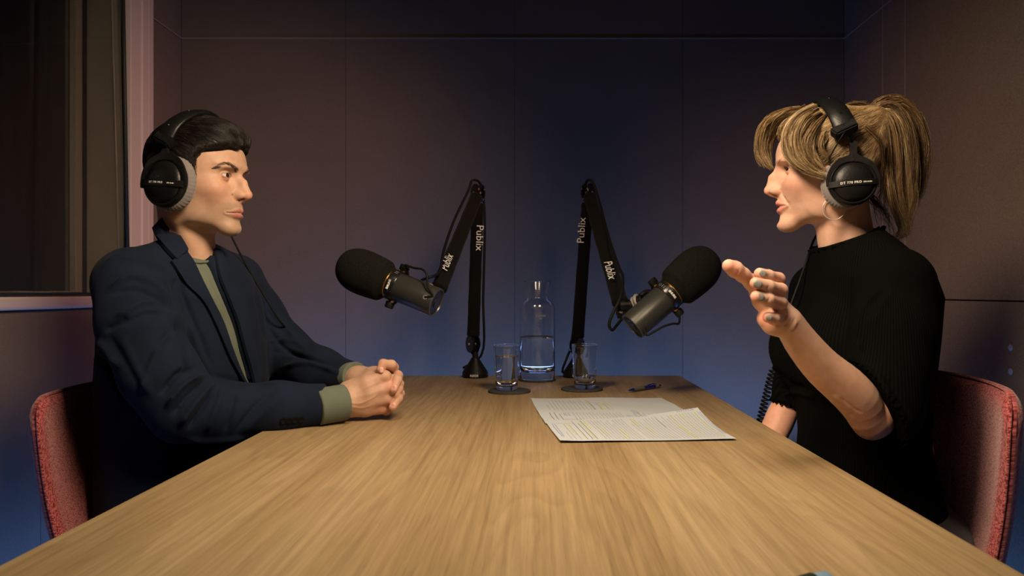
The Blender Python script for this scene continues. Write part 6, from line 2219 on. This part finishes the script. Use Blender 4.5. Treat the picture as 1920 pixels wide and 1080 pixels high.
locks('fringe', [
    # sweeping over the near temple
    D(guide=[(1532, 206, 1.262), (1500, 222, 1.258), (1482, 248, 1.262), (1480, 280, 1.262), (1493, 306, 1.252), (1520, 322, 1.240), (1548, 330, 1.232)], n=420, r0=.010, r1=.003, tmean=.66, rmid=.010),
    D(guide=[(1530, 212, 1.270), (1506, 232, 1.256), (1494, 262, 1.252), (1500, 292, 1.250), (1518, 314, 1.242), (1546, 326, 1.236)], n=420, r0=.010, r1=.003, tmean=.60, rmid=.010),
    D(guide=[(1545, 218, 1.268), (1524, 240, 1.252), (1514, 270, 1.245), (1522, 298, 1.242), (1545, 318, 1.238)], n=420, r0=.008, r1=.004, tmean=.55, rmid=.009),
    D(guide=[(1512, 204, 1.275), (1487, 222, 1.275), (1472, 248, 1.285), (1473, 276, 1.285), (1483, 300, 1.272), (1502, 318, 1.255)], n=260, r0=.008, r1=.002, tmean=.62, rmid=.006),
    D(guide=[(1552, 240, 1.255), (1540, 258, 1.246), (1538, 280, 1.241), (1552, 298, 1.240)], n=200, r0=.006, r1=.006, tmean=.45, rmid=.007),
    # over the far temple, standing out in front of the brow
    D(guide=[(1508, 207, 1.31), (1478, 210, 1.340), (1445, 225, 1.375), (1428, 252, 1.395), (1427, 285, 1.400), (1440, 308, 1.395), (1450, 318, 1.390)], n=420, r0=.008, r1=.002, tmean=.62, rmid=.0085),
    D(guide=[(1506, 209, 1.30), (1480, 215, 1.335), (1456, 232, 1.370), (1444, 256, 1.395), (1440, 282, 1.400), (1447, 308, 1.395)], n=420, r0=.009, r1=.002, tmean=.40, rmid=.010),
    D(guide=[(1510, 206, 1.30), (1490, 208, 1.330), (1462, 222, 1.360), (1452, 246, 1.385), (1452, 270, 1.395)], n=260, r0=.008, r1=.002, tmean=.22, rmid=.009),
    D(guide=[(1506, 206, 1.31), (1476, 208, 1.345), (1440, 222, 1.380), (1422, 254, 1.400), (1421, 290, 1.402), (1432, 316, 1.400)], n=70, r0=.006, r1=.002, tmean=.70, rmid=.006, frizz=.002),
    # hair from the parting over the crown
    D(guide=[(1606, 208, 1.285), (1622, 208, 1.285), (1640, 212, 1.295)], n=160, r0=.010, r1=.008, tmean=.5),
    D(guide=[(1590, 200, 1.30), (1612, 196, 1.31), (1640, 204, 1.31)], n=200, r0=.010, r1=.008, tmean=.5),
])
pony = locks('ponytail', [
    D(guide=[(1632, 212, 1.31), (1652, 196, 1.31), (1682, 196, 1.31), (1708, 226, 1.31), (1722, 275, 1.31), (1722, 330, 1.315), (1712, 372, 1.32)], n=620, r0=.008, r1=.010, tmean=.50, rmid=.017, frizz=.0030),
    D(guide=[(1634, 214, 1.30), (1654, 204, 1.295), (1676, 212, 1.29), (1694, 250, 1.285), (1702, 310, 1.29), (1704, 370, 1.295), (1700, 415, 1.30)], n=620, r0=.008, r1=.008, tmean=.58, rmid=.015, frizz=.0030),
    D(guide=[(1636, 216, 1.295), (1652, 214, 1.28), (1666, 232, 1.275), (1674, 280, 1.275), (1676, 335, 1.28), (1684, 385, 1.29), (1698, 420, 1.295), (1692, 440, 1.30), (1676, 446, 1.305)], n=460, r0=.008, r1=.0025, tmean=.68, rmid=.013, frizz=.0022),
    D(guide=[(1636, 218, 1.30), (1650, 222, 1.285), (1660, 256, 1.28), (1666, 310, 1.28), (1664, 352, 1.29), (1672, 392, 1.30)], n=420, r0=.008, r1=.006, tmean=.42, rmid=.012, frizz=.0028),
    D(guide=[(1638, 214, 1.33), (1668, 200, 1.34), (1702, 240, 1.345), (1712, 310, 1.35), (1700, 380, 1.35), (1696, 430, 1.345)], n=420, r0=.008, r1=.006, tmean=.32, rmid=.018, frizz=.0032),
    D(guide=[(1650, 205, 1.30), (1690, 196, 1.30), (1722, 232, 1.30), (1733, 290, 1.30), (1730, 350, 1.31), (1716, 390, 1.32)], n=120, r0=.006, r1=.012, tmean=.55, rmid=.012, frizz=.0045),
    D(guide=[(1645, 214, 1.30), (1690, 210, 1.30), (1715, 290, 1.30), (1712, 380, 1.30), (1700, 430, 1.31), (1704, 448, 1.31)], n=90, r0=.008, r1=.006, tmean=.60, rmid=.012, frizz=.0040),
    D(guide=[(1640, 300, 1.28), (1655, 345, 1.29), (1648, 385, 1.31), (1656, 425, 1.32)], n=60, r0=.010, r1=.010, tmean=.12, frizz=.0045, jitter=.1),
    D(guide=[(1625, 340, 1.30), (1640, 372, 1.31), (1662, 398, 1.31), (1680, 440, 1.32)], n=60, r0=.012, r1=.010, tmean=.15, frizz=.0045, jitter=.1),
    D(guide=[(1618, 240, 1.25), (1640, 262, 1.25), (1652, 300, 1.265), (1650, 340, 1.28)], n=200, r0=.012, r1=.008, tmean=.38, rmid=.012, frizz=.0025),
], 0.00042, 0.00014)
lathe('hair_tie', [(0.010, -0.004), (0.0135, -0.0035), (0.0150, 0), (0.0135, 0.0035), (0.010, 0.004), (0.010, -0.004)], 'cable', hairw, P(1641, 212, 1.305), unit((0.9, 0, 0.5)), 24)
# loose flyaway hairs
fl = []
for i in range(150):
    a = rng.uniform(-2.6, 0.9)
    px = 1590 + 80 * math.sin(a) * 1.1 + rng.normal() * 6
    py = 268 - 62 * math.cos(a * 0.62) + rng.normal() * 5
    Y = 1.31 + rng.normal() * .02
    dx, dy = rng.normal() * 18, -abs(rng.normal()) * 3
    fl.append(catmull([P(px, py + 6, Y), P(px + dx * .5, py + dy - 1, Y), P(px + dx, py + dy * .6, Y), P(px + dx * 1.4, py + dy * .2 + 4, Y)], 10))
obj('flyaway_hair', strands_mesh(np.array(fl), 0.00022, 0.0001, tones(len(fl), .6)), 'hair_woman', hairw)

headphones(HW, (-0.029, -0.036, 0.04, -0.10), (-0.017, 0.101, 0.058), (0.013, 0.1310), 1,
           'black headphones with grey ear pads worn by the woman',
           [HW.wld((-0.028, -0.080, -0.070)), P(1548, 420, 1.42), P(1532, 440, 1.40), P(1523, 457, 1.385), P(1512, 490, 1.372), P(1498, 530, 1.355), P(1484, 568, 1.345), P(1470, 610, 1.350), P(1455, 660, 1.42), P(1450, 690, 1.50)],
           cs=0.79, roll=.09, padr=1.0, padx=0.009, ts=.95, coil=[P(1452, 686, 1.50), P(1444, 712, 1.50), P(1436, 745, 1.495), P(1425, 790, 1.49), P(1412, 850, 1.48), P(1400, 930, 1.47)])
er = empty('hoop_earring', P(1564, 392, 1.262))
tag(er, 'thin silver hoop earring hanging below the woman\'s ear cup', 'earring')
e_c = P(1563.5, 391.5, 1.262); e_a = unit((-0.95, 0.30, 0.03)); e_b = np.cross(e_a, unit((0.3, 0.95, 0)))
tube('hoop', ring_pts(e_c, e_a, (0, 0, 1), .0178, .0184, 60), .00085, 'steel', er, 8, closed=True)
tube('post', [e_c + np.array([0, 0, .0184]), e_c + np.array([0.002, 0.010, .0205])], .0006, 'steel', er, 6)
